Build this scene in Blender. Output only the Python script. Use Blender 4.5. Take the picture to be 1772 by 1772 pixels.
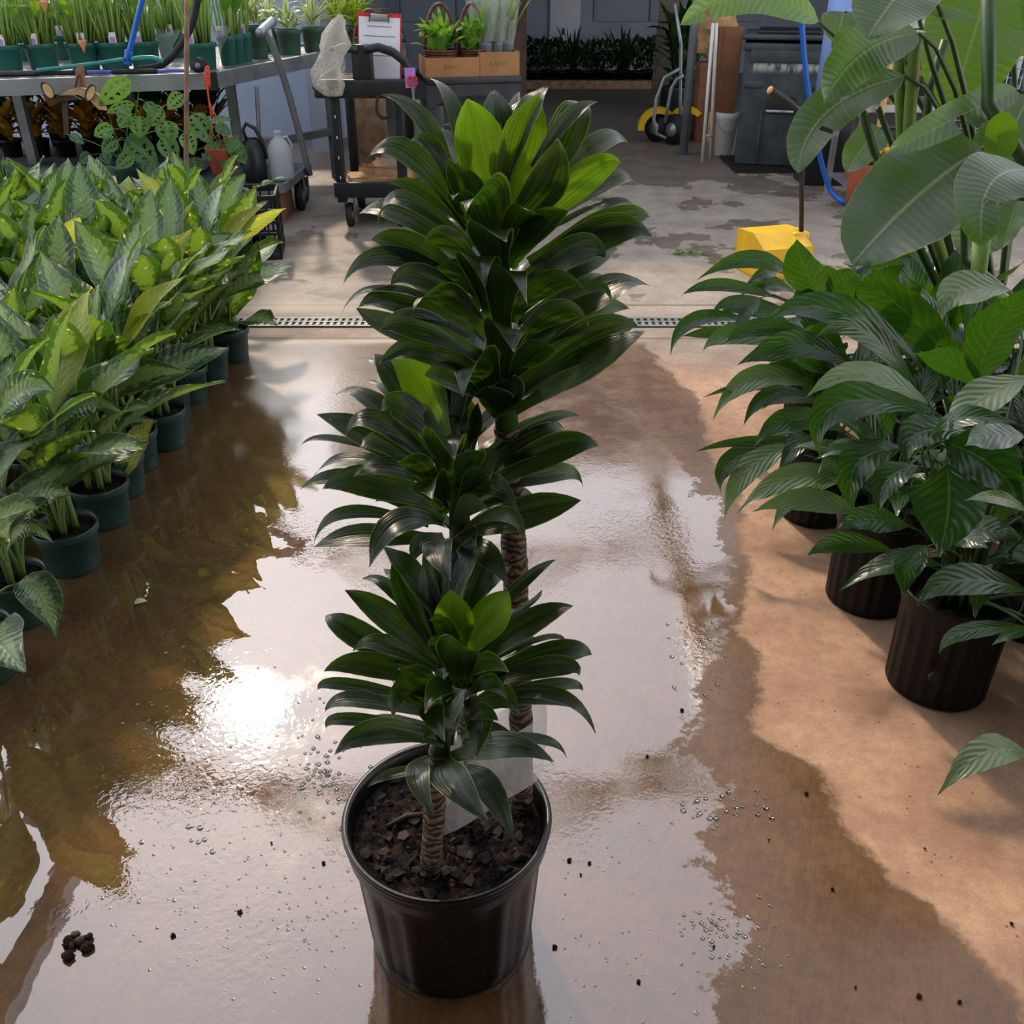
import bpy, bmesh, math, random
from mathutils import Vector as V, Matrix, Euler
random.seed(7)
R = math.radians
scene = bpy.context.scene
COL = scene.collection
for o in list(bpy.data.objects): bpy.data.objects.remove(o)

# ------------------------------------------------------------------ camera
F, CX, CY, PITCH, CH = 1650.0, 886.0, 886.0, R(30.6), 1.5
cd = bpy.data.cameras.new('camera'); cam = bpy.data.objects.new('camera', cd); COL.objects.link(cam)
cam.location = (0, 0, CH); cam.rotation_euler = (math.pi/2-PITCH, 0, 0)
cd.sensor_width = 36; cd.lens = F/1772*36; cd.clip_start = .02; cd.clip_end = 200
scene.camera = cam
# ------------------------------------------------------------------ sky, sun, exposure
SUN_EL, SUN_AZ = R(40.3), R(-19.6)          # azimuth measured from +Y towards +X
w = bpy.data.worlds.new('World'); scene.world = w; w.use_nodes = True
nt = w.node_tree; nt.nodes.clear()
sky = nt.nodes.new('ShaderNodeTexSky'); sky.sky_type = 'NISHITA'; sky.sun_disc = False
sky.sun_elevation = SUN_EL; sky.sun_rotation = SUN_AZ
sky.air_density = 1.0; sky.dust_density = .4; sky.ozone_density = 1.0; sky.altitude = 0
bg = nt.nodes.new('ShaderNodeBackground'); bg.inputs[1].default_value = .36
wo = nt.nodes.new('ShaderNodeOutputWorld')
hs = nt.nodes.new('ShaderNodeHueSaturation'); hs.inputs['Saturation'].default_value = .35      # milky haze over the glasshouse
nt.links.new(sky.outputs[0], hs.inputs['Color']); tn = nt.nodes.new('ShaderNodeMix'); tn.data_type = 'RGBA'; tn.blend_type = 'MULTIPLY'; tn.inputs[0].default_value = 1; tn.inputs[7].default_value = (1, .95, .91, 1)
nt.links.new(hs.outputs[0], tn.inputs[6]); nt.links.new(tn.outputs[2], bg.inputs[0]); nt.links.new(bg.outputs[0], wo.inputs[0])
sl = bpy.data.lights.new('sun', 'SUN'); sl.energy = 2.3; sl.angle = R(3.5); sl.color = (1, .80, .60)
so = bpy.data.objects.new('sun', sl); COL.objects.link(so)
sdir = V((math.sin(SUN_AZ)*math.cos(SUN_EL), math.cos(SUN_AZ)*math.cos(SUN_EL), math.sin(SUN_EL)))
so.rotation_euler = sdir.to_track_quat('Z', 'Y').to_euler(); so.location = (0, 0, 12)
vs = scene.view_settings
vs.view_transform = 'Standard'; vs.look = 'None'; vs.exposure = 0.32; vs.gamma = 1; vs.use_curve_mapping = False

# ------------------------------------------------------------------ photo pixel -> place
VIEW = V((0, math.cos(PITCH), -math.sin(PITCH)))
CAM = V((0, 0, CH))
def ray(px, py):
    v = py-CY
    return V((px-CX, F*math.cos(PITCH)-v*math.sin(PITCH), -(F*math.sin(PITCH)+v*math.cos(PITCH))))
def at_y(px, py, Y):
    d = ray(px, py); return CAM+d*(Y/d.y)
def at_z(px, py, Z=0.0):
    d = ray(px, py); return CAM+d*((Z-CH)/d.z)
def mpp(p): return (p-CAM).dot(VIEW)/F      # metres per photo pixel at a place

# ------------------------------------------------------------------ object helpers
def tag(o, label=None, cat=None, group=None, kind=None):
    if label: o['label'] = label
    if cat: o['category'] = cat
    if group: o['group'] = group
    if kind: o['kind'] = kind
    return o
def thing(name, loc, label, cat, group=None, rz=0):
    o = bpy.data.objects.new(name, None); COL.objects.link(o)
    o.empty_display_size = .05
    o.location = loc; o.rotation_euler = (0, 0, rz)
    return tag(o, label, cat, group)
def link(name, me, mat=None, parent=None, loc=(0, 0, 0)):
    o = bpy.data.objects.new(name, me); COL.objects.link(o)
    if mat is not None and not me.materials: me.materials.append(mat)
    if parent is not None: o.parent = parent
    o.location = loc
    return o
def copy_tree(o, parent=None):
    c = o.copy(); COL.objects.link(c); c.parent = parent
    for ch in KIDS.get(o.name, None) or list(o.children): copy_tree(ch, c)
    return c
KIDS = {}

class MB:
    """collects geometry for one mesh"""
    def __init__(s): s.v = []; s.f = []; s.sm = []
    def add(s, vs, fs, smooth=True):
        b = len(s.v); s.v += [tuple(p) for p in vs]
        for f in fs: s.f.append([b+i for i in f]); s.sm.append(smooth)
        return s
    def box(s, c, d, rot=None, bev=0.0):
        cx, cy, cz = c; x, y, z = d[0]/2, d[1]/2, d[2]/2
        if bev <= 0:
            vs = [V((i*x, j*y, k*z)) for k in (-1, 1) for j in (-1, 1) for i in (-1, 1)]
            fs = [(0, 2, 3, 1), (4, 5, 7, 6), (0, 1, 5, 4), (2, 6, 7, 3), (0, 4, 6, 2), (1, 3, 7, 5)]
        else:
            bm = bmesh.new(); bmesh.ops.create_cube(bm, size=1)
            for q in bm.verts: q.co = V((q.co.x*d[0], q.co.y*d[1], q.co.z*d[2]))
            bmesh.ops.bevel(bm, geom=bm.edges[:], offset=bev, segments=2, affect='EDGES', profile=.5)
            bm.verts.index_update()
            vs = [q.co.copy() for q in bm.verts]; fs = [[q.index for q in f.verts] for f in bm.faces]; bm.free()
        if rot is not None:
            m = Euler(rot).to_matrix(); vs = [m@q for q in vs]
        return s.add([q+V(c) for q in vs], fs, bev > 0)
    def bar(s, a, b, wd, th, up=(0, 0, 1)):
        a, b = V(a), V(b); t = (b-a).normalized(); u = V(up)
        if abs(t.dot(u)) > .98: u = V((0, 1, 0))
        sx = t.cross(u).normalized(); sz = sx.cross(t).normalized()
        vs = [p+sx*(i*wd/2)+sz*(j*th/2) for p in (a, b) for (i, j) in ((-1, -1), (1, -1), (1, 1), (-1, 1))]
        return s.add(vs, [(3, 2, 1, 0), (4, 5, 6, 7), (0, 1, 5, 4), (1, 2, 6, 5), (2, 3, 7, 6), (3, 0, 4, 7)], False)
    def tube(s, pts, r, n=8, cap=True):
        pts = [V(p) for p in pts]; m = len(pts)
        rr = r if isinstance(r, (list, tuple)) else [r]*m
        up = V((0, 0, 1)); vs = []; prev = None
        for i, p in enumerate(pts):
            t = (pts[min(i+1, m-1)]-pts[max(i-1, 0)]).normalized()
            if prev is None:
                u = V((1, 0, 0)) if abs(t.z) > .9 else up
                sx = t.cross(u).normalized()
            else:
                sx = prev-t*prev.dot(t)
                sx = sx.normalized() if sx.length > 1e-6 else t.orthogonal().normalized()
            prev = sx; sy = t.cross(sx)
            for k in range(n):
                a = 2*math.pi*k/n; vs.append(p+(sx*math.cos(a)+sy*math.sin(a))*rr[i])
        fs = [(i*n+k, i*n+(k+1) % n, (i+1)*n+(k+1) % n, (i+1)*n+k) for i in range(m-1) for k in range(n)]
        if cap: fs += [tuple(range(n))[::-1], tuple(range((m-1)*n, m*n))]
        return s.add(vs, fs)
    def lathe(s, prof, n=32, c=(0, 0, 0), fn=None, sx=1.0, sy=1.0):
        vs = []
        for (r, z) in prof:
            for k in range(n):
                a = 2*math.pi*k/n; q = r if fn is None else fn(r, z, a)
                vs.append((c[0]+q*math.cos(a)*sx, c[1]+q*math.sin(a)*sy, c[2]+z))
        m = len(prof)
        fs = [(i*n+k, i*n+(k+1) % n, (i+1)*n+(k+1) % n, (i+1)*n+k) for i in range(m-1) for k in range(n)]
        if prof[0][0] > 1e-5: fs.append(tuple(range(n))[::-1])
        if prof[-1][0] > 1e-5: fs.append(tuple(range((m-1)*n, m*n)))
        return s.add(vs, fs)
    def prism(s, poly, a, b):
        """poly: list of 3D points, extruded by vector b-a"""
        d = V(b)-V(a); n = len(poly); p = [V(q) for q in poly]
        return s.add(p+[q+d for q in p], [tuple(range(n))[::-1], tuple(range(n, 2*n))]+[(i, (i+1) % n, n+(i+1) % n, n+i) for i in range(n)], False)
    def blob(s, c, r, seed=0, amp=.25, sub=2, flat=1.0):
        bm = bmesh.new(); bmesh.ops.create_icosphere(bm, subdivisions=sub, radius=1)
        rg = random.Random(seed)
        ph = [rg.uniform(0, 6) for _ in range(6)]
        bm.verts.index_update(); vs = []
        for q in bm.verts:
            k = 1+amp*(math.sin(3*q.co.x+ph[0])*math.sin(4*q.co.y+ph[1])+.6*math.sin(7*q.co.z+ph[2])*math.sin(6*q.co.x+ph[3]))
            vs.append(V(c)+V((q.co.x*r*k, q.co.y*r*k, q.co.z*r*k*flat)))
        fs = [[q.index for q in f.verts] for f in bm.faces]; bm.free()
        return s.add(vs, fs)
    def mesh(s, name):
        me = bpy.data.meshes.new(name); me.from_pydata(s.v, [], s.f)
        me.polygons.foreach_set('use_smooth', s.sm); me.update()
        return me
    def build(s, name, mat, parent=None, loc=(0, 0, 0)):
        return link(name, s.mesh(name), mat, parent, loc)

# ------------------------------------------------------------------ materials
def lin(c):
    return tuple(((x/255)/12.92 if x/255 <= .04045 else ((x/255+.055)/1.055)**2.4) for x in c)+(1,)
class NT:
    def __init__(s, name):
        s.m = bpy.data.materials.new(name); s.m.use_nodes = True
        s.t = s.m.node_tree; s.t.nodes.clear()
        s.out = s.t.nodes.new('ShaderNodeOutputMaterial')
    def n(s, typ, **kw):
        nd = s.t.nodes.new('ShaderNode'+typ)
        for k, val in kw.items():
            if k.startswith('i_'): 
                key = k[2:]; key = int(key) if key.isdigit() else key.replace('_', ' ')
                s.set(nd.inputs[key], val)
            else: setattr(nd, k, val)
        return nd
    def set(s, sock, val):
        if hasattr(val, 'is_output'): s.t.links.new(val, sock)
        elif hasattr(val, 'outputs'): s.t.links.new(val.outputs[0], sock)
        else: sock.default_value = val
    def math(s, op, a, b=None, c=None, clamp=False):
        nd = s.t.nodes.new('ShaderNodeMath'); nd.operation = op; nd.use_clamp = clamp
        for i, x in enumerate((a, b, c)):
            if x is not None: s.set(nd.inputs[i], x)
        return nd.outputs[0]
    def mix(s, f, a, b, blend='MIX'):
        nd = s.t.nodes.new('ShaderNodeMix'); nd.data_type = 'RGBA'; nd.blend_type = blend
        s.set(nd.inputs[0], f); s.set(nd.inputs[6], a); s.set(nd.inputs[7], b)
        return nd.outputs[2]
    def ramp(s, x, lo, hi, a=0.0, b=1.0, smooth=True):
        nd = s.t.nodes.new('ShaderNodeMapRange'); nd.interpolation_type = 'SMOOTHSTEP' if smooth else 'LINEAR'
        s.set(nd.inputs[0], x)
        for i, q in enumerate((lo, hi, a, b)): s.set(nd.inputs[i+1], q)
        return nd.outputs[0]
    def noise(s, vec, scale, detail=3, rough=.55, dist=0.0):
        nd = s.t.nodes.new('ShaderNodeTexNoise'); s.set(nd.inputs['Vector'], vec)
        nd.inputs['Scale'].default_value = scale; nd.inputs['Detail'].default_value = detail
        nd.inputs['Roughness'].default_value = rough; nd.inputs['Distortion'].default_value = dist
        return nd.outputs[0]
    def scalev(s, vec, sc):
        nd = s.t.nodes.new('ShaderNodeMapping'); s.set(nd.inputs[0], vec); nd.inputs['Scale'].default_value = sc
        return nd.outputs[0]
    def rotz(s, vec, a):
        nd = s.t.nodes.new('ShaderNodeMapping'); s.set(nd.inputs[0], vec); nd.inputs['Rotation'].default_value = (0, 0, a)
        return nd.outputs[0]
    def bump(s, h, strength, dist=.01, normal=None):
        nd = s.t.nodes.new('ShaderNodeBump'); s.set(nd.inputs['Height'], h)
        s.set(nd.inputs['Strength'], strength); nd.inputs['Distance'].default_value = dist
        if normal is not None: s.set(nd.inputs['Normal'], normal)
        return nd.outputs[0]
    def surf(s, x):
        s.t.links.new(x.outputs[0] if hasattr(x, 'outputs') else x, s.out.inputs[0]); return s.m
def pm(name, col, rough=.5, metal=0.0, var=.15, scale=8.0, bump=0.0, bscale=60.0, spec=.5, **kw):
    """plain painted / moulded surface with slight mottling"""
    s = NT(name); tc = s.n('TexCoord').outputs['Object']
    c = lin(col)
    ns = s.noise(tc, scale, 4)
    dark = tuple(q*(1-var*1.6) for q in c[:3])+(1,); lite = tuple(min(1, q*(1+var)) for q in c[:3])+(1,)
    base = s.mix(s.ramp(ns, .3, .7), dark, lite)
    p = s.n('BsdfPrincipled', i_Base_Color=base, i_Roughness=rough, i_Metallic=metal)
    p.inputs['Specular IOR Level'].default_value = spec
    for k, val in kw.items(): p.inputs[k].default_value = val
    if bump: s.set(p.inputs['Normal'], s.bump(s.noise(tc, bscale, 5), bump, .004))
    return s.surf(p)
def leafmat(name, colfn, trans, rough=.3, tfac=.35, bumpfn=None, bstr=.3, spec=.5, sheen=0):
    s = NT(name); uvn = s.n('UVMap'); sep = s.n('SeparateXYZ'); s.t.links.new(uvn.outputs[0], sep.inputs[0])
    u, v = sep.outputs[0], sep.outputs[1]
    rnd = s.n('ObjectInfo').outputs['Random']
    au = s.math('MULTIPLY', s.math('ABSOLUTE', s.math('SUBTRACT', u, .5)), 2.0)   # 0 midrib .. 1 margin
    tc = s.n('TexCoord').outputs['Object']
    base, tcol = colfn(s, u, v, au, rnd, tc)
    p = s.n('BsdfPrincipled', i_Base_Color=base, i_Roughness=rough)
    p.inputs['Specular IOR Level'].default_value = spec
    tr = s.n('BsdfTranslucent', i_Color=tcol if tcol is not None else lin(trans))
    if bumpfn:
        nrm = s.bump(bumpfn(s, u, v, au, tc), bstr, .004)
        s.set(p.inputs['Normal'], nrm); s.set(tr.inputs['Normal'], nrm)
    mx = s.n('MixShader', i_0=tfac); s.t.links.new(p.outputs[0], mx.inputs[1]); s.t.links.new(tr.outputs[0], mx.inputs[2])
    return s.surf(mx)
M = {}
# --- dracaena
def f_drac(s, u, v, au, rnd, tc):
    st = s.noise(s.scalev(s.n('UVMap').outputs[0], (26, .9, 1)), 1.0, 2)
    a = s.mix(s.ramp(st, .35, .7), lin((9, 24, 12)), lin((16, 39, 16)))
    a = s.mix(s.ramp(rnd, .0, 1.0, 0, .45), a, lin((11, 34, 21)))
    edge = s.ramp(au, .90, .98)
    a = s.mix(s.math('MULTIPLY', edge, .7), a, lin((150, 170, 70)))
    mid = s.ramp(au, .12, .02)
    a = s.mix(s.math('MULTIPLY', mid, .5), a, lin((20, 44, 20)))
    dry = s.math('MULTIPLY', s.ramp(v, .955, .99), s.ramp(rnd, .45, .6))
    a = s.mix(dry, a, lin((170, 140, 95)))
    t = s.mix(s.ramp(st, .35, .7), lin((70, 125, 10)), lin((130, 180, 30)))
    t = s.mix(s.math('MULTIPLY', mid, .6), t, lin((50, 90, 10)))
    return a, t
def b_drac(s, u, v, au, tc):
    return s.noise(s.scalev(s.n('UVMap').outputs[0], (30, .7, 1)), 1.0, 2)
M['drac'] = leafmat('dracaena_leaf', f_drac, None, .25, .12, b_drac, .4, spec=.6)
def f_drac2(s, u, v, au, rnd, tc):
    a, t = f_drac(s, u, v, au, rnd, tc)
    return s.mix(.5, a, lin((70, 110, 20))), s.mix(.5, t, lin((150, 195, 30)))
M['drac_young'] = leafmat('dracaena_young_leaf', f_drac2, None, .3, .5, b_drac, .4)
# --- dieffenbachia : dark margin, feathered pale middle, yellow flecks
def f_dief(s, u, v, au, rnd, tc):
    uv = s.n('UVMap').outputs[0]
    off = s.n('CombineXYZ'); s.set(off.inputs[2], s.math('MULTIPLY', rnd, 40.0))
    ad = s.n('VectorMath', operation='ADD'); s.t.links.new(s.scalev(uv, (9, 16, 1)), ad.inputs[0]); s.t.links.new(off.outputs[0], ad.inputs[1])
    ns = s.noise(ad.outputs[0], 1.0, 4, .7)
    feather = s.ramp(s.math('ADD', au, s.math('MULTIPLY', s.math('SUBTRACT', ns, .5), 1.5)), .62, .40)
    spotn = s.n('TexVoronoi'); s.t.links.new(ad.outputs[0], spotn.inputs['Vector']); spotn.inputs['Scale'].default_value = .55
    spot = s.math('MULTIPLY', s.ramp(spotn.outputs['Distance'], .30, .22), s.ramp(s.noise(ad.outputs[0], .3, 1), .56, .62))
    green = s.mix(s.ramp(rnd, .2, .8), lin((36, 66, 46)), lin((44, 78, 42)))
    pale = s.mix(s.ramp(rnd, 0, 1), lin((126, 158, 124)), lin((154, 178, 122)))
    a = s.mix(s.math('MULTIPLY', feather, .85), green, pale)
    a = s.mix(spot, a, lin((225, 232, 120)))
    mid = s.ramp(au, .07, .02); a = s.mix(s.math('MULTIPLY', mid, .5), a, lin((150, 190, 120)))
    edge = s.ramp(au, .93, .99); a = s.mix(s.math('MULTIPLY', edge, .5), a, lin((190, 210, 150)))
    t = s.mix(feather, lin((84, 126, 18)), lin((140, 172, 44))); t = s.mix(spot, t, lin((250, 245, 110)))
    return a, t
def b_vein(k, sl):
    def fn(s, u, v, au, tc):
        x = s.math('ADD', s.math('MULTIPLY', v, k), s.math('MULTIPLY', au, -sl))
        x = s.math('ADD', x, s.math('MULTIPLY', s.noise(tc, 14, 2), 9.0))
        return s.math('ADD', s.math('SINE', x), s.math('MULTIPLY', s.ramp(au, .1, 0), -1.5))
    return fn
M['dief'] = leafmat('dieffenbachia_leaf', f_dief, None, .38, .32, b_vein(90, 14), .25, spec=1.0)
def f_diefy(s, u, v, au, rnd, tc):
    a, t = f_dief(s, u, v, au, rnd, tc)
    return s.mix(.45, a, lin((196, 206, 96))), s.mix(.6, t, lin((235, 230, 90)))
M['dief_yellow'] = leafmat('dieffenbachia_yellow_leaf', f_diefy, None, .4, .45, b_vein(90, 14), .25)
# --- peace lily
def f_peace(s, u, v, au, rnd, tc):
    x = s.math('SINE', s.math('ADD', s.math('ADD', s.math('MULTIPLY', v, 60.0), s.math('MULTIPLY', au, -17.0)), s.math('MULTIPLY', s.noise(tc, 14, 2), 9.0)))
    a = s.mix(s.ramp(x, -.2, 1.0), lin((16, 41, 22)), lin((21, 49, 24)))
    a = s.mix(s.ramp(rnd, 0, 1, 0, .5), a, lin((40, 78, 26)))
    mid = s.ramp(au, .06, .015); a = s.mix(s.math('MULTIPLY', mid, .6), a, lin((96, 130, 62)))
    t = s.mix(s.ramp(x, -.2, 1.0), lin((80, 136, 20)), lin((92, 148, 26)))
    return a, t
M['peace'] = leafmat('peace_lily_leaf', f_peace, None, .26, .24, b_vein(60, 17), .13, spec=.6)
def f_peace_sheen(s, u, v, au, rnd, tc):  # sun sheen on the leaf painted in as a paler base colour
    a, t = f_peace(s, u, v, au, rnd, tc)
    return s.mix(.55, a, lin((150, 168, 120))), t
M['peace_sheen'] = leafmat('peace_lily_painted_sheen_leaf', f_peace_sheen, None, .36, .25, b_vein(60, 17), .22, spec=1.1)
# --- bird of paradise
def f_bop(s, u, v, au, rnd, tc):
    x = s.math('SINE', s.math('ADD', s.math('MULTIPLY', v, 130.0), s.math('MULTIPLY', au, -9.0)))
    a = s.mix(s.ramp(x, -.5, 1.0), lin((38, 70, 42)), lin((42, 76, 45)))
    a = s.mix(s.ramp(rnd, 0, 1, 0, .4), a, lin((66, 96, 48)))
    mid = s.ramp(au, .05, .015); a = s.mix(mid, a, lin((140, 160, 96)))
    edge = s.ramp(au, .97, .995); a = s.mix(edge, a, lin((150, 130, 80)))
    t = s.mix(s.ramp(x, -.5, 1.0), lin((104, 148, 12)), lin((110, 152, 15)))
    t = s.mix(s.math('MULTIPLY', mid, .6), t, lin((60, 90, 8)))
    return a, t
M['bop'] = leafmat('bird_of_paradise_leaf', f_bop, None, .36, .38, b_vein(130, 9), .12, spec=1.3)
# --- generic greens
def gleaf(name, c1, c2, t, rough=.38, tf=.35):
    def fn(s, u, v, au, rnd, tc):
        a = s.mix(rnd, lin(c1), lin(c2)); mid = s.ramp(au, .1, .03)
        return s.mix(s.math('MULTIPLY', mid, .4), a, lin(tuple(min(255, q+50) for q in c2))), None
    return leafmat(name, fn, t, rough, tf, b_vein(60, 12), .3)
M['calla'] = gleaf('calla_leaf', (70, 118, 48), (96, 150, 58), (150, 190, 40))
M['monstera'] = gleaf('monstera_leaf', (62, 104, 62), (92, 138, 78), (120, 165, 50))
M['darkleaf'] = gleaf('shade_plant_leaf', (28, 54, 30), (44, 80, 40), (70, 110, 30))
M['hangleaf'] = gleaf('hanging_plant_leaf', (34, 62, 34), (48, 82, 42), (70, 110, 30))
M['basketleaf'] = gleaf('basket_plant_leaf', (84, 138, 60), (120, 168, 72), (150, 200, 50))
def f_croton(s, u, v, au, rnd, tc):
    x = s.math('SINE', s.math('ADD', s.math('MULTIPLY', v, 45.0), s.math('MULTIPLY', au, -10.0)))
    a = s.mix(s.ramp(s.math('ADD', x, s.math('MULTIPLY', s.math('SUBTRACT', rnd, .5), 2.0)), .0, .5), lin((70, 92, 24)), s.mix(s.ramp(rnd, .5, 1), lin((216, 170, 24)), lin((226, 104, 24))))
    return a, None
M['croton'] = leafmat('croton_leaf', f_croton, (210, 150, 20), .35, .3)
def f_varieg(s, u, v, au, rnd, tc):
    return s.mix(s.ramp(au, .45, .6), lin((88, 122, 74)), lin((214, 216, 176))), None
M['varieg'] = leafmat('variegated_leaf', f_varieg, (190, 210, 120), .4, .3)
def f_lime(s, u, v, au, rnd, tc):
    return s.mix(s.ramp(au, .35, .55), lin((70, 120, 30)), lin((196, 210, 60))), None
M['lime'] = leafmat('lime_striped_leaf', f_lime, (190, 210, 60), .35, .35)
M['stem_g'] = pm('green_stem', (110, 140, 66), .45, var=.2)
M['stem_dk'] = pm('dark_green_stem', (50, 78, 36), .45, var=.2)
M['stem_calla'] = pm('calla_stem', (128, 158, 70), .45, var=.2)
M['brownstem'] = pm('brown_stem', (70, 52, 36), .8, var=.3)
M['cane'] = None
s = NT('dracaena_cane'); tc = s.n('TexCoord').outputs['Object']
wv = s.n('TexWave', wave_type='BANDS', bands_direction='Z'); s.t.links.new(s.scalev(tc, (1, 1, 1)), wv.inputs[0])
wv.inputs['Scale'].default_value = 26; wv.inputs['Distortion'].default_value = 9; wv.inputs['Detail'].default_value = 2; wv.inputs['Detail Scale'].default_value = 1.5
col = s.mix(s.ramp(wv.outputs[1], .15, .6), lin((34, 25, 19)), lin((112, 92, 70)))
p = s.n('BsdfPrincipled', i_Base_Color=col, i_Roughness=.75); s.set(p.inputs['Normal'], s.bump(wv.outputs[1], .8, .006)); M['cane'] = s.surf(p)
s = NT('potting_soil'); tc = s.n('TexCoord').outputs['Object']
n1 = s.noise(tc, 45, 6, .7); col = s.mix(s.ramp(n1, .42, .66), lin((15, 10, 8)), lin((66, 46, 35)))
vo = s.n('TexVoronoi'); s.t.links.new(tc, vo.inputs[0]); vo.inputs['Scale'].default_value = 130
col = s.mix(s.math('MULTIPLY', s.ramp(vo.outputs['Distance'], .16, .08), s.ramp(s.noise(tc, 30, 2), .55, .62)), col, lin((170, 150, 130)))
p = s.n('BsdfPrincipled', i_Base_Color=col, i_Roughness=.8); p.inputs['Specular IOR Level'].default_value = .25; s.set(p.inputs['Normal'], s.bump(n1, 1.0, .02)); M['soil'] = s.surf(p)
M['chip'] = pm('bark_chip', (26, 19, 15), .75, var=.4, scale=60, spec=.3)
M['blackpot'] = pm('black_pot_plastic', (9, 9, 11), .3, var=.2, scale=14, bump=.06, bscale=90)
M['blackpot2'] = pm('dull_black_pot_plastic', (10, 9.5, 10), .5, var=.25, scale=10, spec=.25)
M['greenpot'] = pm('green_pot_plastic', (36, 70, 62), .42, var=.22, scale=16)
M['tealpot'] = pm('teal_pot_plastic', (44, 104, 92), .42, var=.15)
M['oldpot'] = pm('olive_pot_plastic', (64, 92, 72), .5, var=.2)
M['greypot'] = pm('grey_pot_plastic', (110, 124, 132), .5, var=.15)
M['terra'] = pm('terracotta_plastic', (166, 88, 58), .6, var=.15)
M['galv'] = pm('galvanised_steel', (158, 166, 172), .42, .65, var=.16, scale=5)
M['galv_d'] = pm('weathered_galvanised_steel', (120, 126, 128), .55, .5, var=.25, scale=5)
M['alu'] = pm('brushed_aluminium', (176, 180, 184), .4, .6, var=.12)
M['black'] = pm('black_plastic', (30, 33, 38), .45, var=.2)
M['cart'] = pm('charcoal_cart_plastic', (50, 55, 63), .5, var=.18)
M['rubber'] = pm('black_rubber', (26, 26, 27), .65, var=.2)
M['white'] = pm('white_plastic', (226, 226, 222), .4, var=.05)
M['paper'] = pm('white_paper', (228, 230, 236), .8, var=.03)
M['ink'] = pm('grey_ink', (120, 124, 132), .8)
M['card'] = pm('corrugated_cardboard', (164, 118, 78), .8, var=.12, scale=5)
M['card_d'] = pm('brown_cardboard', (138, 92, 62), .8, var=.14, scale=5)
M['kraft'] = pm('kraft_paper', (190, 148, 106), .75, var=.16, scale=10)
M['orange'] = pm('orange_red_plastic', (204, 78, 44), .4)
M['red'] = pm('red_plastic', (206, 52, 48), .4)
M['purple'] = pm('lilac_card', (186, 132, 214), .7)
M['blue'] = pm('blue_hose', (24, 96, 190), .35, var=.08)
M['lblue'] = pm('pale_blue_sheet', (132, 160, 220), .6, var=.06)
M['tealrod'] = pm('teal_tube', (30, 128, 124), .4)
M['violetrod'] = pm('violet_tube', (84, 92, 196), .4)
M['yellow'] = pm('yellow_plastic', (240, 190, 28), .4, var=.08)
M['wood'] = pm('pale_wood', (196, 160, 116), .7, var=.2, scale=14)
M['wood_d'] = pm('weathered_wood', (140, 110, 84), .75, var=.25, scale=12)
M['lath'] = pm('aged_lath', (104, 92, 74), .8, var=.25, scale=10)
M['bark'] = pm('dark_timber', (70, 50, 40), .8, var=.3, scale=8)
M['wicker'] = pm('brown_wicker', (96, 54, 34), .55, var=.3, scale=40)
M['moss'] = pm('moss', (110, 120, 50), .9, var=.3, scale=40, bump=.5)
M['bottle'] = pm('graphite_bottle', (62, 64, 70), .4, .3, var=.1)
M['wallblue'] = pm('pale_blue_wall_paint', (158, 172, 196), .7, var=.05, scale=3)
M['walldark'] = pm('grey_panel_paint', (150, 160, 176), .6, var=.08, scale=2)
M['wallpale'] = pm('pale_panel_paint', (206, 210, 220), .6, var=.06, scale=2)
M['roofm'] = pm('dark_roof_sheet', (84, 82, 80), .8, var=.1)
M['binm'] = pm('charcoal_bin_plastic', (66, 74, 78), .55, var=.22, scale=7)
M['peach'] = pm('peach_flower', (232, 160, 110), .5, var=.1)
M['yellowfl'] = pm('yellow_flower', (240, 200, 40), .5, var=.1)
M['petal'] = pm('cream_petal', (216, 210, 180), .6)
M['cypress'] = pm('cypress_needles', (92, 132, 72), .7, var=.25, scale=20)
def clear(name, col, alpha, rough, bs=.9):
    s = NT(name); tc = s.n('TexCoord').outputs['Object']
    p = s.n('BsdfPrincipled', i_Base_Color=lin(col), i_Roughness=rough); p.inputs['Specular IOR Level'].default_value = .8
    nrm = s.bump(s.noise(tc, 22, 3, .6, 1.5), bs, .02); s.set(p.inputs['Normal'], nrm)
    t = s.n('BsdfTransparent', i_Color=(.93, .95, .95, 1)); mx = s.n('MixShader', i_0=alpha)
    s.t.links.new(t.outputs[0], mx.inputs[1]); s.t.links.new(p.outputs[0], mx.inputs[2]); return s.surf(mx)
M['film'] = clear('clear_plastic_film', (226, 232, 236), .2, .15)
M['sleeve'] = clear('cloudy_plastic_sleeve', (230, 234, 238), .4, .2, .25)
M['bag'] = clear('milky_plastic_bag', (232, 226, 214), .42, .2)
s = NT('translucent_jug'); p = s.n('BsdfPrincipled', i_Base_Color=lin((214, 222, 226)), i_Roughness=.4)
tr = s.n('BsdfTranslucent', i_Color=lin((220, 230, 236))); mx = s.n('MixShader', i_0=.4); s.t.links.new(p.outputs[0], mx.inputs[1]); s.t.links.new(tr.outputs[0], mx.inputs[2]); M['jug'] = s.surf(mx)

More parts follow.
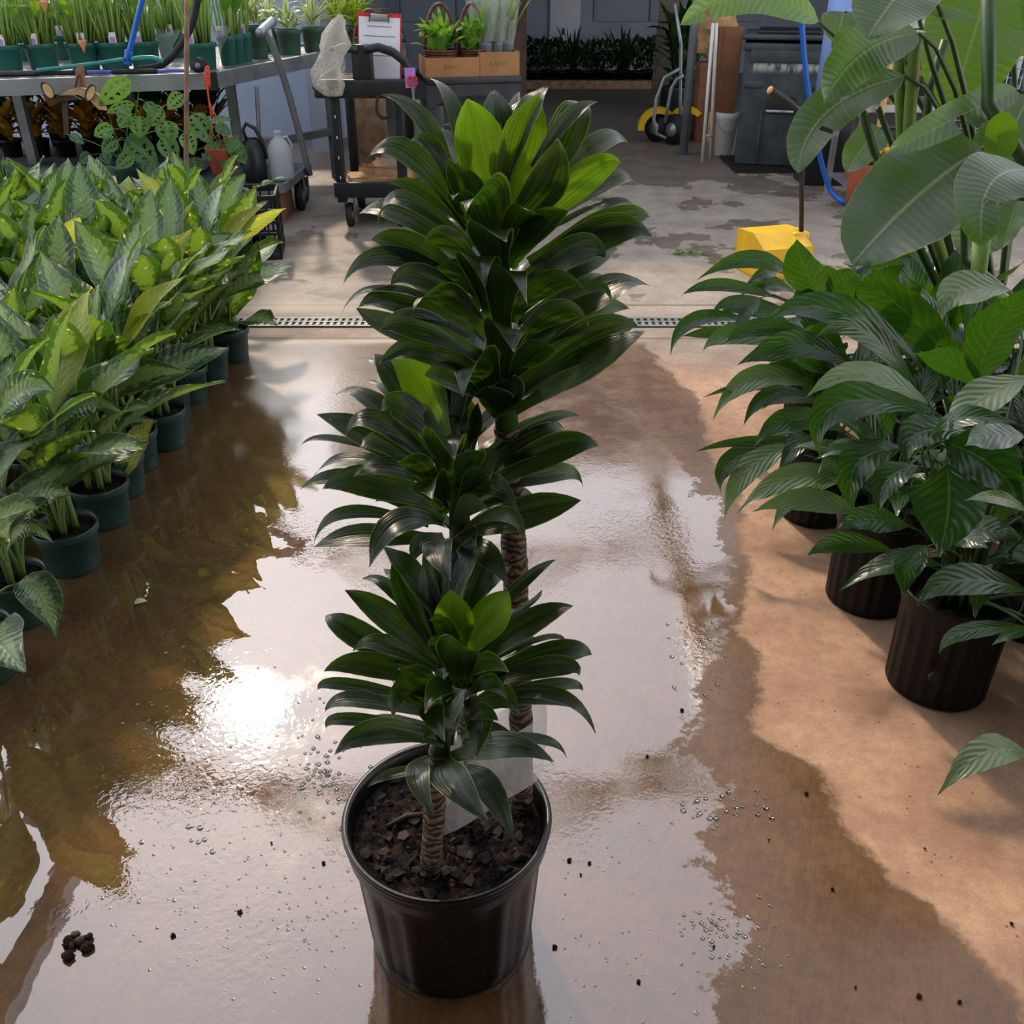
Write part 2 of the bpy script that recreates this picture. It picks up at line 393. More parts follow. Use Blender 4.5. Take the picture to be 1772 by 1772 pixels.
# ------------------------------------------------------------------ leaves
PROF = {
 'drac': [(0, .46), (.08, .48), (.2, .66), (.36, .94), (.48, 1), (.62, .90), (.75, .68), (.86, .41), (.94, .19), (1, .02)],
 'dief': [(0, .05), (.05, .35), (.15, .72), (.3, .97), (.42, 1), (.58, .9), (.72, .68), (.85, .38), (.93, .18), (1, .02)],
 'peace': [(0, .05), (.05, .28), (.15, .62), (.3, .93), (.42, 1), (.58, .9), (.72, .64), (.84, .33), (.92, .13), (1, .015)],
 'bop': [(0, .05), (.03, .38), (.1, .74), (.25, .97), (.4, 1), (.6, .96), (.78, .80), (.9, .54), (.97, .26), (1, .04)],
 'oval': [(0, .05), (.06, .5), (.2, .9), (.4, 1), (.6, .9), (.8, .6), (.93, .28), (1, .03)],
 'strap': [(0, .6), (.2, .9), (.5, 1), (.75, .8), (.9, .45), (1, .03)],
}
def prof(k, t):
    P = PROF[k]
    for (a, x), (b, y) in zip(P, P[1:]):
        if t <= b:
            q = (t-a)/(b-a); q = q*q*(3-2*q)*.35+q*.65
            return x+(y-x)*q
    return P[-1][1]
def leaf_mesh(name, p0, p1, p2, width, kind, wref, fold=.18, wave=0.0, wf=3.0, twist=0.0, nL=12, nW=6, ph=0.0, rip=0.0, splits=(), holes=None, curl=0.0):
    """blade along the quadratic curve p0-p1-p2, first point is the mesh origin"""
    vs, uvs = [], []
    o = V(p0); p0, p1, p2 = V(p0)-o, V(p1)-o, V(p2)-o
    L = (p1-p0).length+(p2-p1).length
    for i in range(nL+1):
        t = i/nL
        c = p0*(1-t)**2+p1*2*t*(1-t)+p2*t*t
        T = ((p1-p0)*(1-t)+(p2-p1)*t)
        T = T.normalized() if T.length > 1e-7 else (p2-p0).normalized()
        W = V(wref)-T*V(wref).dot(T)
        W = W.normalized() if W.length > 1e-4 else T.orthogonal().normalized()
        if twist: W = Matrix.Rotation(twist*t, 3, T)@W
        N = T.cross(W)
        hw = width/2*prof(kind, t)
        if curl: c = c+V((0, 0, -curl*L*max(0, t-.6)**2*6))
        for j in range(nW+1):
            q = -1+2*j/nW
            h = fold*abs(q)*hw+(wave*math.sin(t*wf*2*math.pi+ph+(1.3 if q > 0 else 0))*abs(q)**2*width*min(1, 3*t))
            if rip: h += rip*width*math.sin(t*38-abs(q)*6+ph)*min(1, 4*abs(q))
            vs.append(c+W*(q*hw)+N*h); uvs.append(((q+1)/2, t))
    fs = []; n = nW+1
    for i in range(nL):
        for j in range(nW):
            if any(i == a and ((j >= nW-b and sd > 0) or (j < b and sd < 0)) for (a, sd, b) in splits): continue
            if holes and holes((j+.5)/nW, (i+.5)/nL): continue
            fs.append((i*n+j, i*n+j+1, (i+1)*n+j+1, (i+1)*n+j))
    me = bpy.data.meshes.new(name); me.from_pydata([tuple(q) for q in vs], [], fs)
    ul = me.uv_layers.new(name='UVMap')
    for lp in me.loops: ul.data[lp.index].uv = uvs[lp.vertex_index]
    me.polygons.foreach_set('use_smooth', [True]*len(fs)); me.update()
    return me
def px_leaf(root, mat, kind, b, t, apex=None, wpx=40, bY=1.0, tY=1.0, mixc=.6, arch=.12, name='leaf', stem_to=None, stem_r=.004, stem_mat=None, **kw):
    """leaf given by the photo pixels of its base, tip (and highest point) at distances bY, tY"""
    P0, P2 = at_y(b[0], b[1], bY), at_y(t[0], t[1], tY)
    if P2.z < .012: P2 = at_z(t[0], t[1], .012)
    if apex is not None:
        A = at_y(apex[0], apex[1], (bY+tY)/2)
        P1 = A*2-(P0+P2)/2
    else:
        P1 = (P0+P2)/2+V((0, 0, arch*(P2-P0).length))
    d = P2-P0
    rad = V((d.x, d.y, 0)); tang = V((-rad.y, rad.x, 0)) if rad.length > 1e-4 else V((1, 0, 0))
    tang.normalize()
    vd = ((P0+P2)/2-CAM).normalized()
    cp = d.cross(vd).normalized()
    if cp.dot(tang) < 0: tang = -tang
    W = cp*mixc+tang*(1-mixc)
    # keep the upper face up: normal = T x W should point up or towards the camera
    if d.cross(W).dot(V((0, 0, 1))-vd*.8) < 0: W = -W
    width = wpx*mpp((P0+P2)/2)
    rp = root.location
    me = leaf_mesh('leaf', P0, P1, P2, width, kind, W, **kw)
    o = link(name, me, mat, root, P0-rp)
    if stem_to is not None:
        S = V(stem_to); T0 = (P1-P0)
        T0 = T0.normalized() if T0.length > 1e-5 else V((0, 0, 1))
        c1 = P0-T0*min(.12, (P0-S).length*.4); c2 = S+V((0, 0, (P0.z-S.z)*.5))
        pts = []
        for i in range(7):
            q = i/6; pts.append(S*(1-q)**3+c2*3*q*(1-q)**2+c1*3*q*q*(1-q)+P0*q**3)
        mb = MB().tube([x-S for x in pts], [stem_r*(1.25-.85*i/6) for i in range(7)], 6)
        mb.build('stem', stem_mat or M['stem_g'], root, S-rp)
    return o

# ================================================================== THE SETTING
# --- floor: one concrete slab, wet and flooded where the puddles lie
def curve_node(s, yin, pts, y0=0.0, y1=6.0, x0=-2.0, x1=4.0):
    """x of an edge on the floor as a function of y"""
    fac = s.math('DIVIDE', s.math('SUBTRACT', yin, y0), y1-y0, clamp=True)
    nd = s.n('FloatCurve'); s.set(nd.inputs['Value'], fac)
    c = nd.mapping.curves[0]
    pts = sorted(((p.y-y0)/(y1-y0), (p.x-x0)/(x1-x0)) for p in pts)
    pts = [(0.0, pts[0][1])]+[p for p in pts if 0 < p[0] < 1]+[(1.0, pts[-1][1])]
    c.points[0].location = pts[0]; c.points[1].location = pts[-1]
    for p in pts[1:-1]: c.points.new(*p)
    for p in c.points: p.handle_type = 'VECTOR'
    nd.mapping.update()
    return s.math('ADD', s.math('MULTIPLY', nd.outputs[0], x1-x0), x0)
def floor_material():
    s = NT('wet_concrete')
    pos = s.n('TexCoord').outputs['Object']
    sp = s.n('SeparateXYZ'); s.t.links.new(pos, sp.inputs[0]); x, y = sp.outputs[0], sp.outputs[1]
    n_lo = s.noise(pos, 1.1, 4, .6); n_mid = s.noise(pos, 5, 5, .65); n_hi = s.noise(pos, 38, 6, .7)
    n_str = s.noise(s.scalev(s.rotz(pos, .38), (60, 5, 1)), 2.2, 4, .65)
    n_fine = s.noise(pos, 170, 4, .7)
    ng = lambda a, k: s.math('MULTIPLY', s.math('SUBTRACT', a, .5), k)
    # right edge of the flooded part and of the damp part
    pud = curve_node(s, y, [at_z(*q) for q in [(1010, 625), (1060, 690), (1130, 760), (1225, 850), (1262, 960), (1262, 1090), (1200, 1180), (1195, 1290), (1262, 1370), (1215, 1450), (1265, 1540), (1290, 1650), (1230, 1760)]])
    damp = curve_node(s, y, [at_z(*q) for q in [(1130, 610), (1215, 700), (1275, 850), (1300, 960), (1290, 1090), (1335, 1180), (1320, 1270), (1450, 1350), (1480, 1450), (1590, 1550), (1690, 1650), (1772, 1715)]])
    wob = s.math('ADD', ng(n_mid, .30), ng(n_hi, .10))
    dp = s.math('ADD', s.math('SUBTRACT', pud, x), s.math('ADD', wob, 0.0))
    dd = s.math('ADD', s.math('SUBTRACT', damp, x), s.math('ADD', ng(n_mid, .20), ng(n_hi, .06)))
    near = s.ramp(s.math('ADD', y, ng(n_mid, .05)), 4.10, 3.95)               # this side of the drain strip
    flooded = s.math('MULTIPLY', s.ramp(s.math('ADD', dp, ng(n_fine, .03)), -.004, .012), near)
    dampn = s.math('MULTIPLY', s.ramp(s.math('ADD', dd, ng(n_fine, .03)), -.01, .03), near)
    # beyond the drain: scattered damp patches, wetter towards the doorway
    farm = s.ramp(y, 4.35, 4.5)
    pf = s.noise(s.scalev(pos, (1.0, .8, 1)), 1.9, 5, .6)
    thr = s.ramp(y, 6.8, 8.3, .54, .30)
    farw = s.math('MULTIPLY', s.ramp(s.math('SUBTRACT', pf, thr), .0, .02), farm)
    leftfar = s.math('MULTIPLY', s.ramp(x, -.3, -.6), s.ramp(y, 6.2, 5.4))
    farw = s.math('MAXIMUM', farw, s.math('MULTIPLY', s.math('MULTIPLY', leftfar, farm), s.ramp(pf, .38, .46)))
    strip = s.math('MULTIPLY', s.ramp(y, 3.98, 4.05), s.ramp(y, 4.42, 4.35))
    stripw = s.math('MULTIPLY', strip, s.math('MULTIPLY', s.ramp(n_lo, .42, .55), .55))
    wet = s.math('MAXIMUM', s.math('MAXIMUM', dampn, farw), stripw)
    # drips on the dry part
    vo = s.n('TexVoronoi'); s.t.links.new(s.scalev(pos, (1.0, .7, 1)), vo.inputs[0]); vo.inputs['Scale'].default_value = 3.2
    drip = s.math('MULTIPLY', s.ramp(s.math('ADD', vo.outputs['Distance'], ng(n_hi, .1)), .10, .07), s.ramp(y, 4.6, 4.2))
    wet = s.math('MAXIMUM', wet, s.math('MULTIPLY', drip, .8))
    # colours of the concrete itself
    tan = s.mix(s.ramp(n_mid, .3, .7), lin((168, 128, 102)), lin((206, 168, 136)))
    tan = s.mix(s.ramp(n_hi, .35, .75, 0, .5), tan, lin((146, 118, 98)))
    grey = s.mix(s.ramp(n_mid, .3, .7), lin((148, 138, 126)), lin((178, 168, 154)))
    grey = s.mix(s.ramp(n_hi, .35, .75, 0, .4), grey, lin((126, 118, 108)))
    col = s.mix(s.ramp(s.math('ADD', y, ng(n_lo, 1.2)), 3.2, 4.4), tan, grey)
    col = s.mix(s.ramp(n_lo, .62, .75, 0, .35), col, lin((128, 104, 82)))
    sk = s.n('TexVoronoi'); s.t.links.new(pos, sk.inputs[0]); sk.inputs['Scale'].default_value = 26
    col = s.mix(s.math('MULTIPLY', s.ramp(sk.outputs['Distance'], .09, .05), .7), col, lin((66, 50, 40)))
    wetc = s.mix(s.ramp(s.math('ADD', s.math('MULTIPLY', n_str, .22), s.math('MULTIPLY', s.math('ADD', n_mid, n_hi), .39)), .38, .64), lin((94, 66, 40)), lin((120, 88, 57)))
    wetc = s.mix(s.ramp(n_lo, .5, .7, 0, .6), wetc, lin((84, 76, 50)))
    wetf = s.mix(.55, col, lin((70, 56, 44)))
    wetcol = s.mix(s.ramp(y, 3.9, 4.4), wetc, wetf)
    base = s.mix(wet, col, wetcol)
    base = s.mix(s.ramp(n_fine, .35, .72, .18, 0), base, lin((60, 46, 36)))
    base = s.mix(s.ramp(n_fine, .60, .80, 0, .35), base, lin((206, 184, 160)))
    # saw-cut joints either side of the drain
    for yy in (4.06, 4.52):
        base = s.mix(s.math('MULTIPLY', s.ramp(s.math('ABSOLUTE', s.math('SUBTRACT', y, yy)), .012, .006), .75), base, lin((84, 74, 62)))
    # gloss
    film = s.ramp(s.math('ADD', n_mid, ng(n_hi, .3)), .42, .6)
    r_wet = s.ramp(y, 2.6, 3.9, .16, .36, False)
    rough = s.n('Mix'); s.set(rough.inputs[0], wet); rough.inputs[2].default_value = .8; s.set(rough.inputs[3], s.math('ADD', r_wet, s.math('MULTIPLY', film, .10)))
    rf = s.math('ADD', s.ramp(y, 2.5, 3.8, .012, .28, False), s.math('MULTIPLY', s.ramp(s.math('ADD', x, ng(n_mid, .25)), -.60, -.38), s.ramp(n_mid, .40, .68, .0, .08)))
    rough2 = s.n('Mix'); s.set(rough2.inputs[0], flooded); s.set(rough2.inputs[2], rough.outputs[0]); s.set(rough2.inputs[3], rf)
    spec = s.n('Mix'); s.set(spec.inputs[0], s.math('MAXIMUM', flooded, s.math('MULTIPLY', wet, .12))); spec.inputs[2].default_value = .35; spec.inputs[3].default_value = WATER_SPEC
    # relief: dry grain, water ripples in patches, bubbles
    rip_area = s.ramp(s.noise(pos, 2.3, 3, .6), .44, .62)
    rip = s.noise(pos, 70, 2, .5, .6)
    swell = s.noise(s.scalev(pos, (1, .7, 1)), 16, 2, .5)
    frost = s.ramp(s.math('ADD', x, ng(n_mid, .25)), -.60, -.38)
    hw = s.math('ADD', s.math('MULTIPLY', s.math('MULTIPLY', rip, rip_area), .6), s.math('MULTIPLY', swell, .35))
    hw = s.math('ADD', hw, s.math('MULTIPLY', s.math('MULTIPLY', s.noise(pos, 120, 3, .6), frost), .14))
    hd = s.math('ADD', n_hi, s.math('MULTIPLY', n_str, .15))
    hh = s.n('Mix'); s.set(hh.inputs[0], flooded); s.set(hh.inputs[2], hd); s.set(hh.inputs[3], hw)
    st = s.n('Mix'); s.set(st.inputs[0], flooded); st.inputs[2].default_value = .15; st.inputs[3].default_value = .12
    nrm = s.bump(hh.outputs[0], st.outputs[0], .006)
    p = s.n('BsdfPrincipled', i_Base_Color=base, i_Roughness=rough2.outputs[0], i_Normal=nrm)
    s.t.links.new(spec.outputs[0], p.inputs['Specular IOR Level'])
    p.inputs['IOR'].default_value = 1.5
    return s.surf(p)
WATER_SPEC = 1.9
fm = floor_material()
mb = MB(); mb.box((0, 6, -.1), (26, 30, .2)); fl = tag(mb.build('floor', fm), kind='structure')

# --- back of the house: low pale wall on the left, roofed packing shed with a wide opening
DOOR_Y = 8.7
mb = MB(); mb.box((-6.1, 9.4, .65), (9.2, .14, 1.3)); tag(mb.build('wall_left', M['wallblue']), kind='structure')
mb = MB(); mb.box((-6.1, 9.38, 1.33), (9.2, .2, .06)); tag(mb.build('trim_1', M['galv']), kind='structure')
BACK_Y = 14.6
mb = MB(); mb.box((2, BACK_Y+.1, 1.5), (9, .2, 3.0)); wb = tag(mb.build('wall_back', M['walldark']), kind='structure')
for i in range(12):
    p = MB().box((0, 0, 0), (.74, .03, .52), bev=.008).build('panel', M['walldark'], wb, (-1.9+.76*(i % 6)+(.0 if i % 6 < 3 else 1.1), BACK_Y-.02, .9+.58*(i//6)))
p = MB().box((0, 0, 0), (.42, .05, 2.2), bev=.01).build('pale_panel', M['wallpale'], wb, tuple(at_y(978, 20, BACK_Y-.04)+V((0, 0, -.3))))
MB().box((0, 0, 0), (.03, .03, .08)).build('latch', M['black'], p, (-.02, -.035, .06))
mb = MB(); mb.box((-1.62, 11.6, 1.5), (.16, 6.0, 3.0)); tag(mb.build('wall_side_left', M['walldark']), kind='structure')
mb = MB(); mb.box((6.4, 11.6, 1.5), (.16, 6.0, 3.0)); tag(mb.build('wall_side_right', M['walldark']), kind='structure')
mb = MB(); mb.box((2.4, 11.65, 2.96), (8.4, 6.2, .1)); tag(mb.build('ceiling', M['roofm']), kind='structure')
mb = MB(); mb.box((2.4, DOOR_Y-.08, 2.88), (8.4, .12, .28)); tag(mb.build('trim_2', M['galv_d']), kind='structure')
mb = MB(); mb.box((0, 0, 1.4), (.16, .2, 2.8)); tag(mb.build('trim_3', M['bark'], None, (at_z(905, 270).x-.05, DOOR_Y+.2, 0)), kind='structure')
# galvanised column with its gutter, cross beams of the glasshouse
pc = at_z(1182, 270)
col_ = tag(MB().tube([(0, 0, 0), (0, 0, 3.02)], .036, 16).build('trim_4', M['galv'], None, (pc.x, pc.y, 0)), kind='structure')
MB().box((0, 0, .006), (.16, .16, .012)).build('foot_plate', M['galv_d'], col_)
tag(MB().box((pc.x, 3.2, 3.08), (.14, 12.6, .12)).build('trim_5', M['galv']), kind='structure')
tag(MB().box((-2.55, 3.2, 3.08), (.14, 12.6, .12)).build('trim_6', M['galv']), kind='structure')
for i, yy in enumerate((1.7, 4.7, 7.7)):
    t_ = tag(MB().box((-.55, yy, 3.5), (4.1, .05, .07)).build('trim_%d' % (7+i), M['galv_d']), kind='structure')
    MB().bar((-2.55, yy, 3.1), (-.6, yy, 4.3), .05, .05).build('rafter', M['galv_d'], t_)
    MB().bar((pc.x, yy, 3.1), (-.5, yy, 4.3), .05, .05).build('rafter', M['galv_d'], t_)
    MB().bar((-1.2, yy, 3.5), (-.85, yy, 4.12), .035, .035).build('web_strut', M['galv_d'], t_)
    MB().bar((.25, yy, 3.5), (-.1, yy, 4.08), .035, .035).build('web_strut', M['galv_d'], t_)
tag(MB().box((-.55, 4.7, 4.32), (.06, 9.4, .06)).build('trim_10', M['galv_d']), kind='structure')

# unseen roof and wall added behind the camera to cut ambient light
tag(MB().box((0, -4.2, 3.25), (17, 10.2, .1)).build('added_shade_roof', M['roofm']), kind='structure')
tag(MB().box((0, -8.9, 1.6), (17, .14, 3.2)).build('added_shade_wall', M['walldark']), kind='structure')
# --- drain channel across the floor
dr = thing('floor_drain', (.05, 4.26, 0), 'long slotted grey channel drain grate set across the wet floor', 'drain')
mb = MB()
for k in range(-1, 2): mb.box((0, k*.052, .004), (3.6, .014 if k else .010, .008))
mb.build('grate_rail', M['galv_d'], dr)
gb = MB().box((0, 0, 0), (.016, .104, .007)).mesh('grate_bar')
for i in range(112): link('grate_bar', gb, M['galv_d'], dr, (-1.78+i*.032, 0, .0038))
MB().box((0, 0, .0012), (3.6, .118, .002)).build('channel_bed', M['rubber'], dr)

# ================================================================== THE TALL DRACAENA IN ITS BLACK POT
def ribbed_pot(root, r, rb, h, mat, nrib=14, depth=.004, rim=.012):
    def fn(q, z, a):
        if z > h*.80 or z < .01: return q
        g = (a*nrib/(2*math.pi)) % 1.0
        m = max(0, min(1, (abs(g-.5)-.30)/.05)); top = min(1, (h*.80-z)/(h*.06))
        return q-depth*(1-m)*top
    rr = lambda z: rb+(r-rim*.6-rb)*z/h
    P = [(rb*.6, 0), (rb-.006, 0), (rb, .005)]+[(rr(z), z) for z in [h*k/12 for k in range(1, 10)]]
    P += [(rr(h*.80), h*.80), (rr(h*.84), h*.84), (r-rim*.25, h*.86), (r-rim*.1, h*.93), (r, h*.965), (r+.002, h*.985), (r, h), (r-.006, h*1.0), (r-.010, h*.985), (r-.014, h*.9), (r-.02, h*.8)]
    pot = MB().lathe(P[:-7], 112, fn=fn)
    pot = MB().lathe(P, 112, fn=fn).build('pot', mat, root)
    return pot
def soil_mesh(r, z, seed, n=40, bump=.006, rings=12):
    rg = random.Random(seed); vs = [(0, 0, z)]; fs = []
    for i in range(1, rings+1):
        for k in range(n):
            a = 2*math.pi*k/n+.5*(i % 2)*2*math.pi/n; q = r*i/rings
            vs.append((q*math.cos(a), q*math.sin(a), z+rg.uniform(-1, 1)*bump*(1 if i < rings else .3)))
    fs += [(0, 1+k, 1+(k+1) % n) for k in range(n)]
    for i in range(rings-1):
        for k in range(n):
            a, b = 1+i*n+k, 1+i*n+(k+1) % n; fs.append((a, a+n, b+n, b))
    return MB().add(vs, fs)
PX, PY, PH = -.106, 1.088, .285
main = thing('dracaena', (PX, PY, 0), 'tall dark-leaved dracaena with three leafy heads in a glossy black pot', 'plant')
ribbed_pot(main, .169, .140, PH, M['blackpot'], 13, .004, .014)
so_ = soil_mesh(.153, PH-.035, 3, 96, .0055, 30).build('soil', M['soil'], main)
rg = random.Random(5)
for i in range(150):
    a = rg.uniform(0, 6.28); q = .145*math.sqrt(rg.random()); sz = rg.choice([.003, .004, .005, .006, .008, .011])
    cb_ = MB().blob((0, 0, 0), sz, i, .5, 1, .6); cb_.v = [(p[0]*rg.uniform(.7, 1.3), p[1]*rg.uniform(.7, 1.3), p[2]*rg.uniform(.7, 1.3)) for p in cb_.v]; cb_.sm = [False]*len(cb_.f)
    cb_.build('bark_chip', M['chip'] if i % 9 else M['brownstem'], so_, (q*math.cos(a), q*math.sin(a), PH-.033))
MB().tube([(-.10, .0, PH-.03), (-.07, .02, PH-.027), (-.04, .025, PH-.028)], .004, 6).build('twig', M['brownstem'], so_)
# canes: bottom and top in photo pixels at their distance
def cane(pts, r):
    P = [at_y(a, b, Y)-main.location for a, b, Y in pts]
    full = []
    for i in range(len(P)-1):
        n = max(4, int((P[i+1]-P[i]).length/.012))
        full += [P[i].lerp(P[i+1], k/n) for k in range(n)]
    full.append(P[-1])
    rad = [r*(1+.055*math.sin(i*2.1)+.03*math.sin(i*5.3)) for i in range(len(full))]
    MB().tube(full, rad, 14).build('cane', M['cane'], main)
A1 = [(744, 1520, 1.00), (752, 1400, 1.005), (760, 1300, 1.01)]
A2 = [(903, 1420, 1.13), (902, 1260, 1.13), (892, 1000, 1.13), (878, 740, 1.13)]
A3 = [(812, 1430, 1.10), (806, 1150, 1.10), (798, 950, 1.10)]
cane(A1, .0165); cane(A2, .0185); cane(A3, .0165)
for pts in ([(760, 1310, 1.012), (768, 1250, 1.012), (780, 1120, 1.02)], [(878, 750, 1.13), (868, 560, 1.135), (862, 330, 1.135)], [(798, 960, 1.10), (790, 780, 1.105), (786, 720, 1.105)]):
    MB().tube([at_y(*q)-main.location for q in pts], [.0165, .011, .006], 10).build('leafy_stem', M['stem_dk'], main)

def zc(zx, zy, reg): return reg[0]+zx/reg[2], reg[1]+zy/reg[2]
Z1 = (570, 130, 3.003); Z2 = (510, 600, 3.109); Z3 = (540, 930, 3.344)
# (tip x, tip y, base x, base y, apex or None, width, depth of tip against the cane, young)
TOP = [
 (715, 95, 845, 680, None, 225, .02, 1), (1085, 85, 930, 680, None, 205, .03, 1), (505, 12, 690, 560, (640, 170), 70, .08, 0), (265, 90, 660, 640, (500, 250), 85, .05, 0),
 (420, 345, 650, 640, (540, 370), 70, 0, 0), (190, 395, 720, 800, (430, 420), 115, 0, 0), (620, 430, 800, 720, None, 180, -.03, 0),
 (1310, 85, 1060, 680, (1240, 280), 170, .06, 0), (1395, 130, 1060, 480, (1240, 230), 75, .03, 0), (1185, 295, 920, 780, (1110, 560), 200, -.03, 0),
 (1515, 420, 950, 880, (1320, 540), 140, 0, 1), (1560, 350, 1130, 620, (1400, 350), 100, .07, 0), (1595, 560, 1080, 800, (1420, 560), 105, .04, 0),
 (1590, 690, 1100, 820, (1440, 670), 55, .0, 0), (1665, 735, 1040, 980, (1450, 770), 130, .03, 0), (1680, 795, 1000, 1080, (1400, 830), 160, 0, 0),
 (1440, 920, 980, 1150, (1270, 920), 150, -.05, 0), (865, 100, 870, 520, None, 90, .09, 0), (985, 85, 890, 520, None, 85, .09, 0),
 (700, 640, 850, 930, (830, 655), 235, -.13, 0), (920, 870, 900, 1080, (830, 835), 210, -.15, 0), (490, 870, 780, 1000, (600, 850), 110, -.08, 0),
 (155, 720, 740, 980, (400, 720), 120, .03, 0), (245, 735, 740, 900, (400, 655), 95, .0, 0), (310, 565, 720, 800, (480, 600), 70, -.02, 0),
 (220, 855, 740, 1110, (430, 900), 140, 0, 0), (70, 1090, 760, 1130, (320, 945), 100, -.02, 0), (320, 1090, 780, 1230, (490, 1060), 140, -.06, 0),
 (45, 1240, 700, 1240, (270, 1110), 40, -.02, 0), (150, 1195, 740, 1350, (380, 1180), 150, -.03, 0), (435, 1215, 820, 1340, (590, 1150), 140, -.10, 0),
 (260, 1330, 780, 1470, (470, 1310), 160, -.06, 0), (250, 1440, 800, 1570, (520, 1440), 150, -.08, 0), (140, 1210, 720, 1450, (360, 1320), 110, .04, 0),
 (805, 1050, 860, 1270, (770, 960), 200, -.15, 0), (1030, 1085, 900, 1340, (900, 1040), 190, -.15, 0), (1335, 1135, 940, 1280, (1160, 1075), 120, -.10, 0),
 (1465, 1145, 980, 1300, (1330, 1110), 55, -.04, 0), (1665, 1055, 1000, 1400, (1400, 1140), 165, .02, 0), (1460, 1025, 980, 1280, (1300, 1080), 50, .07, 0),
 (1350, 1265, 960, 1400, (1180, 1235), 120, -.10, 0), (1600, 1300, 960, 1660, (1340, 1370), 170, .03, 0), (1640, 1330, 960, 1730, (1380, 1480), 180, -.02, 0),
 (960, 1440, 880, 1580, (910, 1320), 200, -.15, 0), (690, 1600, 870, 1680, (780, 1510), 210, -.14, 0), (490, 1560, 860, 1700, (640, 1570), 130, -.07, 0),
 (960, 1560, 905, 1790, None, 150, -.05, 0), (820, 1620, 900, 1800, None, 160, -.05, 0), (1180, 1420, 920, 1600, (1060, 1450), 120, -.08, 0),
 (1040, 700, 900, 900, (1010, 760), 180, -.09, 0), (1250, 710, 930, 1000, (1120, 760), 150, -.10, 0), (560, 1000, 800, 1180, (660, 1010), 120, -.09, 0),
 (640, 620, 780, 860, (690, 660), 120, -.07, 0), (1560, 1180, 980, 1480, (1300, 1250), 130, .07, 0), (1500, 900, 980, 1180, (1300, 980), 120, .08, 0),
 (300, 980, 740, 1280, (480, 1060), 110, .08, 0), (300, 1250, 760, 1520, (480, 1330), 120, .08, 0), (1280, 1150, 960, 1560, (1150, 1280), 120, .02, 0),
]
MID = [
 (430, 40, 770, 470, (570, 190), 165, .04, 0), (510, 60, 800, 480, (680, 200), 180, .02, 1), (790, 215, 870, 540, None, 165, .04, 1), (935, 270, 910, 550, None, 125, .04, 1),
 (985, 300, 950, 560, None, 70, .03, 0), (220, 240, 730, 600, (430, 300), 110, .03, 0), (465, 335, 800, 560, (590, 330), 140, -.02, 0),
 (120, 365, 720, 680, (400, 480), 160, 0, 0), (270, 425, 740, 640, (450, 420), 140, -.04, 0), (355, 540, 760, 710, (520, 545), 150, -.07, 0),
 (35, 530, 600, 620, (220, 495), 35, .02, 0), (105, 690, 720, 720, (330, 605), 75, 0, 0), (250, 625, 740, 800, (440, 680), 90, .05, 0),
 (315, 700, 780, 760, (520, 650), 110, -.06, 0), (25, 755, 740, 820, (300, 705), 85, 0, 0), (145, 735, 800, 870, (420, 730), 160, -.05, 0),
 (860, 560, 830, 740, (800, 500), 200, -.13, 0), (1000, 530, 890, 760, None, 140, -.12, 0), (740, 820, 850, 850, (750, 730), 150, -.14, 0),
 (1480, 490, 980, 700, (1340, 490), 140, .04, 0), (1640, 520, 960, 800, (1380, 560), 145, 0, 0), (1555, 695, 960, 800, (1380, 680), 90, .06, 0),
 (1545, 380, 980, 620, (1330, 400), 60, .07, 0), (1470, 415, 960, 640, (1280, 430), 80, .08, 0), (1540, 815, 890, 1010, (1260, 890), 160, -.02, 0),
 (1200, 860, 880, 850, (1030, 745), 130, -.10, 0), (1235, 1040, 880, 1000, (1130, 900), 80, -.12, 0), (1300, 780, 900, 900, (1120, 800), 110, .05, 0),
 (100, 1025, 720, 960, (300, 890), 65, -.02, 0), (100, 1080, 740, 1040, (360, 1025), 130, -.02, 0), (400, 1185, 800, 960, (560, 955), 150, -.10, 0),
 (840, 1250, 800, 1040, (770, 1090), 140, -.12, 0), (1140, 1280, 860, 1080, (1020, 1110), 120, -.08, 0), (640, 1160, 800, 1020, (680, 1060), 90, -.05, 0),
 (430, 800, 800, 940, (580, 820), 90, 0, 0), (370, 180, 720, 520, (520, 260), 60, .07, 0), (335, 35, 740, 420, (520, 150), 60, .08, 0),
 (1050, 880, 860, 960, (960, 840), 110, -.13, 0), (620, 760, 820, 900, (700, 750), 120, -.12, 0), (1100, 560, 930, 780, (1030, 620), 110, -.02, 0),
 (560, 620, 800, 800, (660, 640), 120, -.10, 0), (1050, 680, 880, 900, (980, 700), 110, -.11, 0),
]
